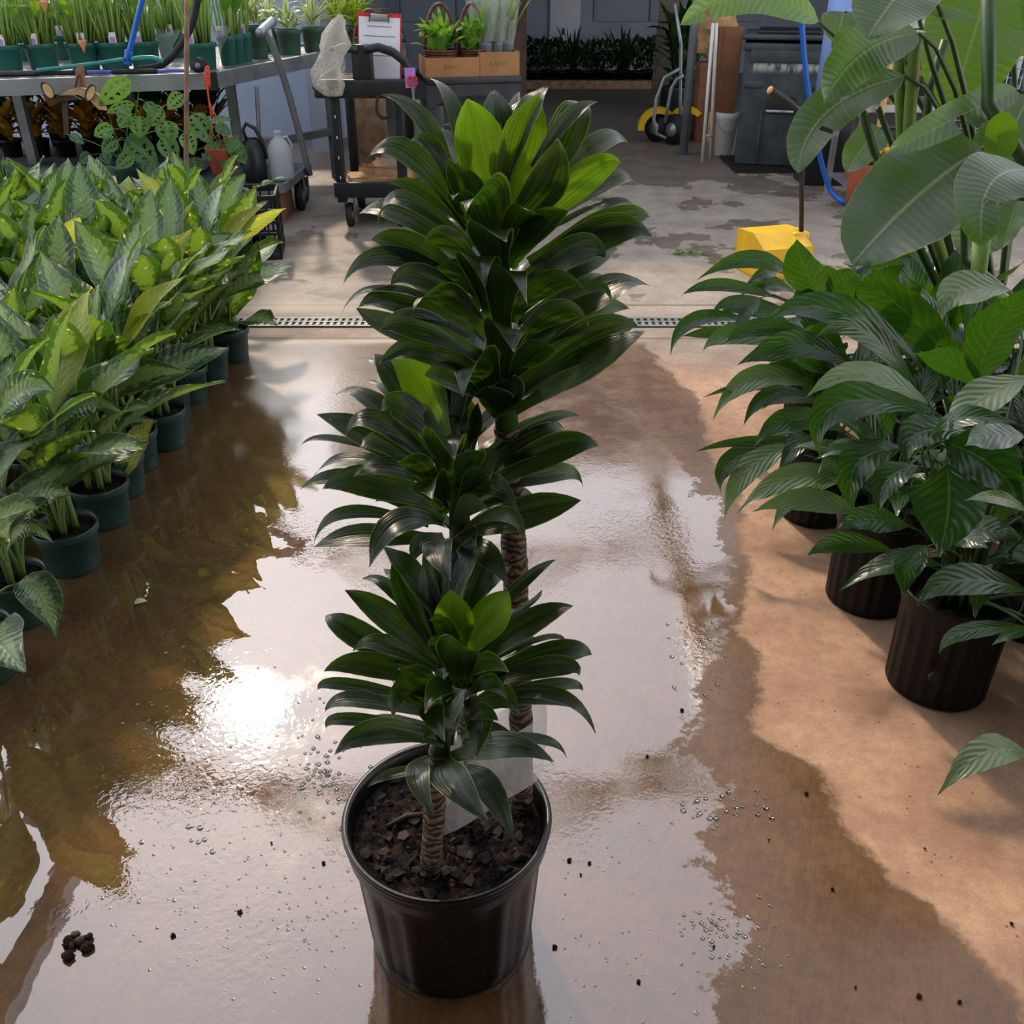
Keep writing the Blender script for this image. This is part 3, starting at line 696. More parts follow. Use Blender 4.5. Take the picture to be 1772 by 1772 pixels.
LOW = [
 (465, 135, 720, 660, (560, 350), 150, .04, 0), (640, 120, 740, 640, None, 100, .03, 0), (730, 160, 780, 620, None, 140, .03, 0), (800, 300, 840, 680, None, 200, -.02, 1),
 (1135, 310, 870, 690, (1040, 450), 185, 0, 1), (1040, 30, 860, 520, (980, 220), 120, .06, 0), (1410, 130, 900, 620, (1200, 280), 65, .06, 0),
 (190, 305, 720, 720, (430, 460), 140, 0, 0), (75, 400, 680, 760, (260, 560), 140, .04, 0), (285, 215, 700, 600, (470, 310), 70, .06, 0),
 (235, 635, 720, 760, (430, 630), 120, -.04, 0), (70, 775, 740, 880, (340, 735), 125, -.03, 0), (35, 875, 740, 960, (200, 850), 65, 0, 0),
 (65, 985, 740, 1040, (280, 940), 95, -.04, 0), (80, 1090, 740, 1120, (220, 1050), 65, 0, 0), (125, 1250, 760, 1190, (390, 1125), 135, -.06, 0),
 (665, 480, 850, 620, (760, 500), 80, -.08, 0), (715, 570, 790, 760, None, 130, -.08, 0), (905, 630, 880, 880, (830, 680), 220, -.13, 0),
 (1140, 780, 880, 840, (1000, 725), 110, -.13, 0), (1510, 385, 920, 740, (1260, 500), 140, .01, 0), (1620, 680, 900, 850, (1400, 670), 125, .01, 0),
 (1545, 800, 900, 880, (1380, 745), 110, -.04, 0), (1475, 630, 960, 760, (1340, 580), 30, .04, 0), (1565, 890, 880, 960, (1400, 850), 65, .02, 0),
 (1640, 1135, 880, 970, (1380, 900), 75, -.03, 0), (1610, 1050, 880, 1000, (1380, 930), 75, -.0, 0), (1200, 960, 880, 1000, (1080, 930), 140, -.12, 0),
 (1475, 1265, 880, 1170, (1300, 1165), 55, 0, 0), (1405, 1330, 880, 1190, (1180, 1160), 60, .02, 0), (1405, 1245, 800, 1280, (1080, 1210), 150, -.08, 0),
 (940, 1280, 880, 980, (970, 1060), 150, -.14, 0), (770, 1170, 720, 970, (690, 1010), 130, -.13, 0), (650, 960, 850, 920, (740, 870), 120, -.14, 0),
 (470, 1050, 720, 1100, (540, 880), 150, -.09, 0), (640, 1160, 830, 1100, (730, 1080), 110, -.11, 0), (710, 1610, 690, 1270, (610, 1380), 120, -.12, 0),
 (1020, 1640, 760, 1280, (810, 1420), 185, -.14, 0), (1165, 1750, 860, 1330, (1020, 1450), 135, -.12, 0), (320, 1420, 700, 1330, (480, 1365), 55, -.04, 0),
 (1325, 300, 920, 600, (1240, 400), 30, .08, 0), (230, 1130, 720, 1100, (400, 1060), 60, .05, 0), (560, 900, 760, 1020, (620, 900), 110, -.10, 0),
 (1080, 1060, 860, 1080, (960, 1020), 110, -.14, 0), (1130, 880, 880, 940, (1000, 850), 110, -.12, 0), (500, 760, 740, 880, (600, 780), 110, -.08, 0),
 (1300, 560, 920, 800, (1130, 630), 110, .06, 0), (430, 500, 720, 760, (560, 590), 110, .06, 0), (1150, 1130, 860, 1150, (1000, 1110), 90, -.02, 0),
]
rg = random.Random(21)
def head(rows, reg, Y):
    for k, (tx, ty, bx, by, ap, wd, d, yg) in enumerate(rows):
        px_leaf(main, M['drac_young'] if yg else M['drac'], 'drac', zc(bx, by, reg), zc(tx, ty, reg), zc(*ap, reg) if ap else None, wd/reg[2]*1.2, Y+(.0 if d > .05 else -.008), Y+d*1.05,
                mixc=.9 if yg else .62, fold=rg.uniform(.12, .34)*(.5 if yg else 1), wave=rg.uniform(.0, .05), wf=rg.uniform(1, 2.2), ph=rg.uniform(0, 6), twist=rg.uniform(-.6, .6)*(.15 if yg else 1), nL=16, nW=6, curl=rg.choice([0, 0, .02, .05, .09]))
head(TOP, Z1, 1.13); head(MID, Z2, 1.10); head(LOW, Z3, 1.01)
# leaves on the far side of each head
for (axis, Y, y0, y1, n, ln) in ((868, 1.13, 330, 700, 26, .17), (792, 1.10, 720, 930, 18, .17), (768, 1.01, 1060, 1290, 18, .16)):
    for i in range(n):
        q = i/(n-1); B = at_y(axis+rg.uniform(-6, 6), y0+(y1-y0)*q, Y)
        a = R(90+rg.uniform(-78, 78)); el = R(60-48*q+rg.uniform(-8, 8))
        d = V((math.cos(a)*math.cos(el), math.sin(a)*math.cos(el), math.sin(el)))
        l = ln*rg.uniform(.8, 1.05); T = B+d*l; T.z -= .02
        me = leaf_mesh('leaf', B, B+d*l*.55+V((0, 0, .025)), T, .042, 'drac', V((-math.sin(a), math.cos(a), 0)), fold=.25, wave=.03, ph=i)
        link('leaf', me, M['drac'], main, B-main.location)
# clear plastic sleeve left round the canes
c1, c2 = at_y(765, 1370, 1.03), at_y(915, 1330, 1.12)
def sleeve():
    mb = MB(); n = 28; vs = []; zt, zb = .47, .34
    mid = (c1+c2)/2; ax = V((c2.x-c1.x, c2.y-c1.y, 0)); hl = ax.length/2+.03; ax.normalize(); ay = V((-ax.y, ax.x, 0))
    for i, z in enumerate((zb, zb+.03, zb+.07, zb+.1, zt)):
        for k in range(n):
            a = 2*math.pi*k/n; wv_ = 1+.03*math.sin(5*a+i)
            q = mid+ax*(hl*math.cos(a)*wv_)+ay*(.03*math.sin(a)*wv_)
            vs.append((q.x-PX, q.y-PY, z+.012*math.cos(a)+.006*math.sin(3*a)))
    mb.add(vs, [(i*n+k, i*n+(k+1) % n, (i+1)*n+(k+1) % n, (i+1)*n+k) for i in range(4) for k in range(n)])
    o = mb.build('plastic_sleeve', M['sleeve'], main); o['label'] = 'clear plastic band wrapped round the canes'
sleeve()

# ================================================================== DIEFFENBACHIAS IN GREEN POTS (left)
def small_pot(root, r, h, mat, n=40, seed=0, soil=True):
    rb = r*.80
    P = [(rb*.7, 0), (rb-.003, 0), (rb, .004), (rb+(r-rb)*.70*.82, h*.80), (r*.972, h*.82), (r, h*.84), (r+.001, h*.97), (r, h), (r-.004, h), (r-.006, h*.9), (r-.010, h*.8)]
    p = MB().lathe(P, n).build('pot', mat, root)
    if soil: soil_mesh(r-.008, h*.87, seed, 24, .004, 6).build('soil', M['soil'], root)
    return p
def dief_proto(seed, ymat=False):
    rg = random.Random(seed)
    t = thing('dieffenbachia', (0, 0, 0), 'x', 'plant')
    H = .135
    small_pot(t, .086, H, M['greenpot'], 40, seed)
    nst = rg.choice([4, 5]); nl = rg.choice([9, 10, 11]); a0 = rg.uniform(0, 6.28)
    for i in range(nl):
        a = a0+i*2.4+rg.uniform(-.3, .3)
        lvl = i/(nl-1)                                  # 0 outer/low .. 1 inner/high
        k = i % nst; sa = a0+k*6.28/nst
        B = V((math.cos(sa)*.028, math.sin(sa)*.028, H*.86))
        dirh = V((math.cos(a), math.sin(a), 0))
        zt = .29+.19*lvl+rg.uniform(-.03, .03); rad = .04+.04*(1-lvl)+rg.uniform(0, .02)
        if i == 0 and seed % 2: zt = .17
        K = dirh*rad+V((0, 0, zt))
        c1 = B+V((dirh.x*.01, dirh.y*.01, (zt-H)*.6))
        pts = [B*(1-q)**2+c1*2*q*(1-q)+K*q*q for q in [j/6 for j in range(7)]]
        MB().tube(pts, [.0085-.0045*j/6 for j in range(7)], 7).build('stem', M['stem_g'], t)
        el = R(22+42*lvl+rg.uniform(-14, 14)); L = rg.uniform(.26, .35); Wd = L*rg.uniform(.36, .45)
        d = dirh*math.cos(el)+V((0, 0, math.sin(el)))
        T = K+d*L+V((0, 0, -.03*(1-lvl)))+dirh*.02
        P1 = K+d*L*.5+V((0, 0, .035))
        yl = ymat and i in (3, 7)
        me = leaf_mesh('leaf', K, P1, T, Wd, 'dief', V((-dirh.y, dirh.x, 0)), fold=rg.uniform(.15, .5), wave=rg.uniform(.04, .10), wf=rg.uniform(1.2, 2.4), ph=rg.uniform(0, 6), twist=rg.uniform(-.9, .9), nL=13, nW=6)
        link('leaf', me, M['dief_yellow'] if yl else M['dief'], t, K)
    return t
protos = [dief_proto(s_, s_ in (3, 5)) for s_ in range(1, 8)]
for p in protos: KIDS[p.name] = list(p.children)
DG = 'dieffenbachias massed in green pots'
rg = random.Random(11)
edge_px = [(-22, 1165), (40, 1068), (131, 978), (186, 900), (214, 850), (238, 806), (288, 768), (298, 728), (328, 690), (366, 655), (402, 620)]
spots = []
for i, e in enumerate(edge_px):
    g = at_z(*e); spots.append((g.x, g.y, 1))
row = 0; yy = 1.72
while yy < 4.55:
    xx = -1.40-(.1 if row % 2 else 0)
    while True:
        # keep only what the picture reaches
        P_ = V((xx, yy, .45)); d = P_-CAM; zc_ = d.dot(VIEW); px_ = CX+F*d.x/zc_
        if px_ < -150: break
        cand = (xx+rg.uniform(-.01, .01), yy+rg.uniform(-.01, .01), 0)
        if all(math.hypot(cand[0]-q[0], cand[1]-q[1]) > .178 for q in spots): spots.append(cand)
        xx -= .2
    yy += .19; row += 1
LABE = 'variegated dieffenbachia in a green pot at the aisle edge of the massed dieffenbachias'
TAIL = ['pot at the end away from the drain grate, pale leaf drooping beside it', 'second pot from the end away from the drain grate', 'third pot from that end, thick bare stems', 'eighth pot from the drain grate, soil and pale lower leaves showing', 'seventh pot from the drain grate, long leaf over the aisle', 'sixth pot from the drain grate',
  'fifth pot counted back from the drain grate', 'fourth pot counted back from the drain grate', 'third pot counted back from the drain grate', 'second pot counted back from the drain grate', 'last pot, closest to the drain grate, yellow leaf tip']
LABE_N = ['aisle-edge dieffenbachia, '+q for q in TAIL]
LABI = 'variegated dieffenbachia crowded behind the edge row of the massed dieffenbachias'
used = set()
for i, (x, y, e) in enumerate(spots):
    k = rg.randrange(7) if i >= 7 else i
    o = protos[k] if k not in used else copy_tree(protos[k]); used.add(k)
    o.location = (x, y, 0); o.rotation_euler = (0, 0, rg.uniform(0, 6.28)); sc = rg.uniform(.9, 1.02)
    if i == 0: sc = .8
    o.scale = (sc if not e else 1.0,)*3
    o['label'] = LABE_N[i] if e else LABI; o['category'] = 'plant'; o['group'] = DG+(' along the aisle' if e else ' behind the edge row')
edge_objs = [o for o in bpy.data.objects if o.get('label') in LABE_N]
def edge_at(i): return min(edge_objs, key=lambda o: (V(o.location)-V((spots[i][0], spots[i][1], 0))).length)
# leaves one can pick out in the photograph, hung on the plant they belong to
def dleaf(i, b, t, ap, w, bY, tY, mat='dief', **kw):
    o = edge_at(i)
    o.rotation_euler = (0, 0, 0)
    px_leaf(o, M[mat], 'dief', b, t, ap, w, bY, tY, mixc=.6, fold=.3, wave=.05, nL=14, stem_to=(o.location.x, o.location.y, .12), stem_r=.006, **kw)
dleaf(4, (148, 716), (322, 645), (230, 655), 62, 2.72, 2.72)
dleaf(10, (395, 420), (495, 360), (440, 385), 34, 3.85, 3.8, 'dief_yellow')
dleaf(10, (375, 560), (446, 415), (415, 480), 66, 3.8, 3.75)
dleaf(9, (290, 500), (402, 405), (340, 440), 70, 3.55, 3.6)
dleaf(10, (370, 430), (425, 302), (395, 350), 60, 3.9, 3.95)
dleaf(2, (45, 860), (165, 745), (90, 775), 55, 2.2, 2.15)
dleaf(3, (95, 745), (212, 715), (150, 700), 50, 2.3, 2.25)
dleaf(1, (20, 925), (124, 856), (65, 865), 60, 2.0, 1.95)
dleaf(1, (10, 960), (92, 940), (45, 915), 36, 1.95, 1.9)
dleaf(0, (30, 1010), (97, 1102), (70, 1030), 68, 1.85, 1.8)
dleaf(6, (205, 830), (265, 725), (235, 770), 48, 2.6, 2.65, 'dief_yellow')
dleaf(2, (0, 720), (95, 680), (45, 670), 62, 2.0, 2.0)
dleaf(5, (270, 330), (232, 292), (245, 300), 30, 3.9, 3.95, 'dief_yellow') if False else None
dleaf(8, (318, 430), (236, 292), (285, 360), 52, 3.6, 3.7, 'dief_yellow')
dleaf(7, (268, 510), (332, 398), (296, 445), 46, 3.3, 3.4, 'dief_yellow')

# ================================================================== PEACE LILIES IN BLACK POTS (right)
Z7 = (1150, 400, 2.849); Z8 = (1150, 840, 2.849)
def lily_root(px, py, label, r=.125, h=.27, y=None):
    g = at_z(px, py)
    t = thing('peace_lily', (g.x, g.y, 0), label, 'plant')
    ribbed_pot(t, r, r*.9, h, M['blackpot2'], 22, .004, .012)
    soil_mesh(r-.016, h*.86, 9, 30, .005, 8).build('soil', M['soil'], t)
    t['h'] = h*.86; t['r'] = r
    return t
L1 = lily_root(1617, 1178, 'broad-leaved glossy peace lily in a ribbed black pot with a drain hole')
p_ = at_y(1617, 1172, L1.location.y-.118)-L1.location
MB().lathe([(.0, .001), (.011, .001), (.013, 0), (.013, -.004)], 14).build('drain_hole', M['rubber'], L1, p_).rotation_euler = (math.pi/2, 0, 0)
L2 = lily_root(1500, 1032, 'peace lily in a ribbed black pot half hidden by the broad-leaved one before it', .12, .27)
L3 = lily_root(1405, 888, 'drooping narrow-leaved peace lily between the dustpan and the broad-leaved lilies', .11, .24)
L4 = lily_root(1400, 742, 'peace lily with arching leaves beside the yellow dustpan', .11, .24)
rg = random.Random(31)
def lily(root, rows, reg):
    for (tx, ty, bx, by, ap, wd, Y, *m) in rows:
        a = rg.uniform(0, 6.28); q = rg.uniform(0, root['r']*.4)
        st = (root.location.x+q*math.cos(a), root.location.y+q*math.sin(a), root['h'])
        px_leaf(root, M[m[0] if m else 'peace'], 'peace', zc(bx, by, reg), zc(tx, ty, reg), zc(*ap, reg) if ap else None, wd/reg[2]*1.1, Y+.07, Y-.03,
                mixc=.66, fold=rg.uniform(.12, .3), wave=rg.uniform(.02, .05), wf=rg.uniform(1.2, 2.5), ph=rg.uniform(0, 6), twist=rg.uniform(-.3, .3), nL=34, nW=8, rip=.006, stem_to=st, stem_r=.0045, stem_mat=M['stem_dk'])
lily(L4, [(160, 240, 640, 230, (420, 140), 90, 3.0), (80, 320, 560, 330, (270, 268), 65, 2.95), (235, 410, 620, 400, (360, 348), 65, 2.9), (30, 620, 420, 440, (140, 445), 75, 2.85),
  (80, 520, 420, 500, (230, 500), 55, 2.85), (190, 590, 780, 560, (380, 505), 115, 2.8, 'peace_sheen'), (335, 500, 470, 330, None, 65, 2.8), (400, 260, 560, 200, None, 60, 3.05), (270, 420, 640, 470, (400, 380), 80, 2.95),
  (650, 40, 800, 370, (690, 180), 190, 2.75), (980, 220, 830, 370, (900, 240), 150, 2.7), (640, 300, 790, 420, (700, 330), 110, 2.8), (740, 160, 860, 330, None, 110, 2.95), (370, 330, 640, 300, (480, 260), 80, 3.05)], Z7)
lily(L3, [(390, 650, 960, 680, (640, 555), 125, 2.55), (240, 930, 760, 770, (440, 730), 115, 2.5, 'peace_sheen'), (190, 820, 560, 780, (380, 770), 45, 2.5), (390, 960, 700, 800, (500, 820), 80, 2.45),
  (150, 1090, 700, 1020, (360, 1040), 42, 2.4), (280, 1290, 640, 1040, (340, 1130), 105, 2.35), (295, 1420, 660, 1060, (410, 1180), 115, 2.32, 'peace_sheen'), (360, 660, 800, 620, (540, 600), 90, 2.6),
  (360, 780, 820, 700, (560, 690), 90, 2.55), (480, 880, 800, 850, (620, 820), 70, 2.45), (620, 640, 860, 700, (720, 640), 100, 2.55), (300, 560, 720, 500, (450, 480), 90, 2.7), (680, 500, 900, 640, (760, 500), 110, 2.6)], Z7)
lily(L2, [(440, 1070, 900, 990, (620, 930), 120, 2.2), (360, 1390, 940, 1220, (620, 1220), 125, 2.05, 'peace_sheen'), (530, 1480, 860, 1240, (660, 1290), 100, 2.05, 'peace_sheen'), (430, 1385, 980, 1400, (700, 1325), 115, 2.0, 'peace_sheen'),
  (730, 540, 1260, 840, (990, 500), 115, 2.15), (490, 450, 1250, 640, (830, 390), 170, 2.2), (935, 260, 1440, 660, (1120, 340), 240, 2.25), (1185, 170, 1010, 440, (1060, 260), 180, 2.35), (860, 260, 1020, 480, None, 140, 2.4),
  (700, 820, 1300, 850, (960, 715), 140, 2.05, 'peace_sheen'), (935, 1400, 1180, 1070, (950, 1150), 180, 1.95), (1280, 260, 1060, 480, None, 120, 2.4), (1290, 90, 1060, 180, (1170, 80), 100, 2.45), (760, 1190, 1000, 1060, (860, 1090), 110, 2.1, 'peace_sheen')], Z7)
lily(L1, [(770, 1120, 1330, 890, (860, 855), 180, 1.75), (1205, 1150, 1490, 985, (1250, 1000), 170, 1.66), (1220, 600, 1550, 760, (1400, 650), 150, 1.85), (1772, 410, 1550, 740, (1620, 520), 200, 1.8),
  (1400, 990, 1790, 720, (1540, 840), 180, 1.65, 'peace_sheen'), (1350, 1610, 1390, 1150, (1400, 1370), 310, 1.58), (1060, 1400, 1250, 1160, (1100, 1230), 140, 1.68), (1370, 440, 1700, 290, (1450, 300), 180, 2.1, 'peace_sheen'),
  (1772, 1340, 1380, 1040, (1600, 1150), 260, 1.62), (1772, 960, 1330, 990, (1500, 920), 110, 1.6), (1480, 1060, 1772, 1010, (1600, 1010), 150, 1.55), (1640, 340, 1560, 660, None, 200, 1.9), (1772, 280, 1600, 560, None, 180, 1.95),
  (1560, 1320, 1420, 1080, None, 180, 1.7), (1772, 1120, 1500, 1040, None, 160, 1.68)], Z7)
lily(L1, [(700, 350, 1120, 320, (870, 285), 105, 1.72), (860, 210, 1200, 200, (1000, 170), 140, 1.75), (1190, 560, 1300, 300, (1200, 400), 130, 1.62), (1245, 595, 1790, 520, (1450, 470), 160, 1.5),
  (1355, 830, 1800, 700, (1480, 725), 85, 1.45), (1480, 75, 1790, 130, (1640, 60), 70, 1.5), (1600, 310, 1400, 250, None, 110, 1.6), (1772, 260, 1450, 220, None, 130, 1.62), (1610, 790, 1800, 715, None, 60, 1.42), (1180, 440, 1320, 330, (1210, 400), 50, 1.6)], Z8)
def lily_fill(root, n, seed, z0=.28, z1=.5):
    rg = random.Random(seed)
    for i in range(n):
        a = i*2.4+rg.uniform(-.4, .4); lv = rg.random(); dh = V((math.cos(a), math.sin(a), 0))
        B = dh*rg.uniform(.03, .1)+V((0, 0, z0+(z1-z0)*lv)); e = R(0+65*lv+rg.uniform(-10, 10)); d = dh*math.cos(e)+V((0, 0, math.sin(e))); L = rg.uniform(.18, .24)
        me = leaf_mesh('leaf', B, B+d*L*.5+V((0, 0, .05)), B+d*L+V((0, 0, -.05)), rg.uniform(.06, .085), 'peace', V((-dh.y, dh.x, 0)), fold=.2, wave=.04, wf=1.8, ph=i, twist=rg.uniform(-.4, .4), nL=16, nW=6)
        link('leaf', me, M['peace'], root, B)
        MB().tube([dh*.02+V((0, 0, root['h'])), dh*.03+V((0, 0, B.z*.75+root['h']*.25)), B], [.005, .0045, .002], 6).build('stem', M['stem_dk'], root)
lily_fill(L2, 16, 1); lily_fill(L3, 16, 2, .26, .42); lily_fill(L4, 16, 3, .26, .42); lily_fill(L1, 10, 4, .3, .5)
# another lily mostly beyond the right edge; one pale leaf of it reaches in
g = V((1.30, 1.27, 0))
L5 = thing('peace_lily', g, 'peace lily reaching one pale sunlit leaf low across the dry concrete', 'plant')
ribbed_pot(L5, .12, .11, .26, M['blackpot2'], 22, .004, .012); soil_mesh(.104, .225, 9, 30, .005, 8).build('soil', M['soil'], L5)
L5['h'] = .225; L5['r'] = .12
lily(L5, [(1345, 1530, 1800, 1330, (1580, 1320), 150, 1.25, 'peace_sheen'), (1440, 1345, 1800, 1310, (1540, 1325), 40, 1.27, 'peace_sheen')], Z8)
for i in range(9):
    a = R(-80+40*i); B = g+V((math.cos(a)*.05, math.sin(a)*.05, .35)); d = V((math.cos(a), math.sin(a), .9)).normalized()
    if 120 < (math.degrees(a)) % 360 < 260: continue
    me = leaf_mesh('leaf', B, B+d*.15+V((0, 0, .04)), B+d*.2+V((math.cos(a)*.08, math.sin(a)*.08, -.02)), .085, 'peace', V((-math.sin(a), math.cos(a), 0)), fold=.2, wave=.04, nL=14, nW=6, rip=.008)
    link('leaf', me, M['peace'], L5, B-g); MB().tube([V((0, 0, .225)), B-g], .0045, 6).build('stem', M['stem_dk'], L5)
# lilies further right, mostly dark behind the front ones
def lily_bush(x, y, label, seed, n=18, hh=.62):
    rg = random.Random(seed)
    t = thing('peace_lily', (x, y, 0), label, 'plant', 'peace lilies massed under the bird of paradise plants')
    ribbed_pot(t, .12, .11, .26, M['blackpot2'], 22, .004, .012); soil_mesh(.104, .225, 9, 30, .005, 8).build('soil', M['soil'], t)
    for i in range(n):
        a = i*2.4+rg.uniform(-.3, .3); lv = i/(n-1)
        dh = V((math.cos(a), math.sin(a), 0)); B = dh*(.16-.1*lv)+V((0, 0, .34+(hh-.46)*lv))
        el = R(5+60*lv+rg.uniform(-10, 10)); d = dh*math.cos(el)+V((0, 0, math.sin(el))); L = rg.uniform(.2, .28)
        me = leaf_mesh('leaf', B, B+d*L*.5+V((0, 0, .05)), B+d*L+V((0, 0, -.06*(1-lv))), rg.uniform(.07, .095), 'peace', V((-dh.y, dh.x, 0)), fold=.2, wave=.04, wf=1.8, ph=i, twist=rg.uniform(-.4, .4), nL=14, nW=6, rip=.008)
        link('leaf', me, M['peace'], t, B)
        MB().tube([dh*.02+V((0, 0, .225)), dh*.03+V((0, 0, B.z*.7)), B], [.005, .0045, .0035], 6).build('stem', M['stem_dk'], t)
    return t
for i, (x, y, hh) in enumerate([(1.33, 1.98, .6), (1.28, 2.42, .66), (1.33, 2.86, .62), (1.40, 3.34, .55), (1.62, 2.2, .6), (1.6, 2.65, .62), (1.36, 1.62, .5)]):
    lily_bush(x, y, 'dark peace lily crowded among others below the tall bird of paradise leaves', 50+i, 30, hh)

# ================================================================== BIRD OF PARADISE PLANTS (right, tall)
Z4 = (1160, 0, 2.895)
def bop_root(x, y, label):
    t = thing('bird_of_paradise', (x, y, 0), label, 'plant')
    ribbed_pot(t, .16, .14, .28, M['blackpot2'], 22, .004, .012); soil_mesh(.144, .24, 4, 30, .006, 8).build('soil', M['soil'], t)
    return t
B1 = bop_root(1.62, 3.12, 'tall bird of paradise plant with drooping sunlit leaves beside the yellow dustpan')
B2 = bop_root(2.0, 2.4, 'tall bird of paradise plant with a huge dark leaf standing among the peace lilies')
def bop(root, rows):
    for k, (tx, ty, bx, by, ap, wd, bY, tY, sp) in enumerate(rows):
        px_leaf(root, M['bop'], 'bop', zc(bx, by, Z4), zc(tx, ty, Z4), zc(*ap, Z4) if ap else None, wd/2.895, bY, tY, mixc=.75, fold=.14, wave=.03, wf=2.2, ph=k*1.7, twist=(.25 if k % 2 else -.2), nL=26, nW=8, rip=.003,
                splits=sp, stem_to=(root.location.x+.03*math.cos(k*2.1), root.location.y+.03*math.sin(k*2.1), .24), stem_r=.011, stem_mat=M['stem_dk'])
bop(B1, [(50, 125, 740, 110, (400, -20), 170, 3.0, 2.8, ((21, 1, 3),)), (990, 190, 1240, -120, None, 400, 2.9, 2.7, ()), (830, 215, 870, 60, None, 200, 3.1, 3.05, ()), (810, 245, 1020, 170, (900, 180), 90, 3.0, 2.95, ()),
  (770, 515, 1240, 165, (960, 270), 250, 2.95, 2.7, ()), (640, 865, 1170, 380, (790, 560), 240, 2.95, 2.65, ((9, -1, 4), (16, 1, 3))), (1400, 580, 1640, -200, None, 500, 3.3, 3.2, ()), (885, 865, 1050, 640, None, 180, 3.15, 3.1, ()),
  (1540, 100, 1290, 20, None, 130, 3.0, 2.95, ((14, 1, 3),)), (1700, 300, 1780, -150, None, 420, 3.5, 3.45, ())])
bop(B2, [(1085, 770, 1740, 450, (1440, 585), 170, 2.6, 2.4, ((12, 1, 4), (13, 1, 4))), (915, 1325, 1560, 740, (1220, 1000), 540, 2.55, 2.35, ()), (1560, 1230, 1800, 850, (1600, 930), 340, 2.2, 2.0, ((17, 1, 4),)),
  (1665, 1240, 1740, 1000, None, 120, 2.0, 1.95, ()), (1640, 820, 1800, 480, None, 260, 2.8, 2.7, ()), (1720, 950, 1640, 560, None, 300, 3.0, 2.95, ()), (1680, 560, 1640, 800, None, 160, 2.45, 2.4, ()), (1480, 1300, 1720, 900, None, 360, 2.85, 2.8, ())])
def bstem(root, pts, r, mat='stem_dk'):
    P = [at_y(*zc(a, b, Z4), Y)-root.location for a, b, Y in pts]; P.append(V((0, 0, .24)))
    MB().tube(P, [r]*len(P), 8).build('stem', M[mat], root)
bstem(B1, [(1165, 150, 2.99), (1140, 240, 3.0), (1150, 480, 3.02), (1160, 740, 3.04)], .016, 'stem_g'); bstem(B1, [(1245, 160, 2.97), (1225, 260, 2.98), (1205, 500, 3.0), (1190, 740, 3.02)], .019, 'stem_g')
bstem(B1, [(1380, 200, 3.1), (1300, 440, 3.1), (1275, 700, 3.1)], .014); bstem(B1, [(960, 560, 2.9), (1020, 760, 2.95)], .012); bstem(B1, [(1040, 540, 2.9), (1110, 720, 2.95)], .009)
bstem(B2, [(1590, -100, 2.6), (1595, 300, 2.55), (1590, 520, 2.5)], .017); bstem(B2, [(1475, 900, 2.4), (1475, 1300, 2.4)], .012); bstem(B2, [(1560, 1200, 2.3), (1540, 1420, 2.3)], .022, 'stem_g')

# ================================================================== BACKGROUND LEFT: bench, pots, carts
def foliage(root, n, size, Lr, Wr, mat, base, seed, el=(20, 80), kind='oval', name='leaf', spread=.05, droop=.02, stem=None, hr=(0, .1), single=False):
    """n leaves round a point, each an object (or one joined part when they are too small to tell apart)"""
    rg = random.Random(seed); big = None
    allv, allf, alluv = [], [], []
    for i in range(n):
        a = i*2.4+rg.uniform(-.4, .4); lv = rg.random(); e = R(el[0]+(el[1]-el[0])*lv)
        dh = V((math.cos(a), math.sin(a), 0)); B = V(base)+dh*spread*rg.random()+V((0, 0, rg.uniform(*hr)))
        L = rg.uniform(*Lr); d = dh*math.cos(e)+V((0, 0, math.sin(e)))
        me = leaf_mesh('leaf', B, B+d*L*.5+V((0, 0, L*.12)), B+d*L+V((0, 0, -droop)), rg.uniform(*Wr), kind, V((-dh.y, dh.x, 0)), fold=.2, wave=.04, ph=i, twist=rg.uniform(-.5, .5), nL=6 if single else 8, nW=2 if single else 4)
        if not single: link(name, me, mat, root, B)
        else:
            b = len(allv); allv += [v.co+B for v in me.vertices]; allf += [[b+q for q in p.vertices] for p in me.polygons]
            alluv += [tuple(l.uv) for l in me.uv_layers[0].data]; bpy.data.meshes.remove(me)
    if single:
        me = bpy.data.meshes.new('foliage'); me.from_pydata([tuple(q) for q in allv], [], allf); ul = me.uv_layers.new(name='UVMap')
        for l, uv in zip(ul.data, alluv): l.uv = uv
        me.polygons.foreach_set('use_smooth', [True]*len(allf)); me.update()
        o = link('foliage', me, mat, root); o['kind'] = 'stuff'
BZ = .83
c0, c1_, c2_ = at_z(-260, 160, BZ), at_z(368, 140, BZ), at_z(628, 86, BZ)
c3_ = V((c0.x-.2, c2_.y+.1, BZ))
bench = thing('greenhouse_bench', (c1_.x, c1_.y, 0), 'long galvanised greenhouse bench carrying the rows of green pots', 'bench')
bl = lambda p, z=None: V((p.x-c1_.x, p.y-c1_.y, p.z if z is None else z))
for a, b, nm in ((c0, c1_, 'front_rail'), (c1_, c2_, 'side_rail'), (c2_, c3_, 'back_rail'), (c3_, c0, 'end_rail')):
    MB().bar(bl(a), bl(b), .03, .085).build(nm, M['galv'], bench)
MB().box(tuple(bl(c1_)+V((0, -.005, 0))), (.05, .05, .095)).build('corner_cap', M['rubber'], bench)
mb = MB(); mb.add([bl(c0, BZ+.02), bl(c1_, BZ+.02), bl(c2_, BZ+.02), bl(c3_, BZ+.02), bl(c0, BZ), bl(c1_, BZ), bl(c2_, BZ), bl(c3_, BZ)], [(0, 1, 2, 3), (7, 6, 5, 4), (0, 4, 5, 1), (1, 5, 6, 2), (2, 6, 7, 3), (3, 7, 4, 0)], False)
mb.build('bench_top', M['galv_d'], bench)
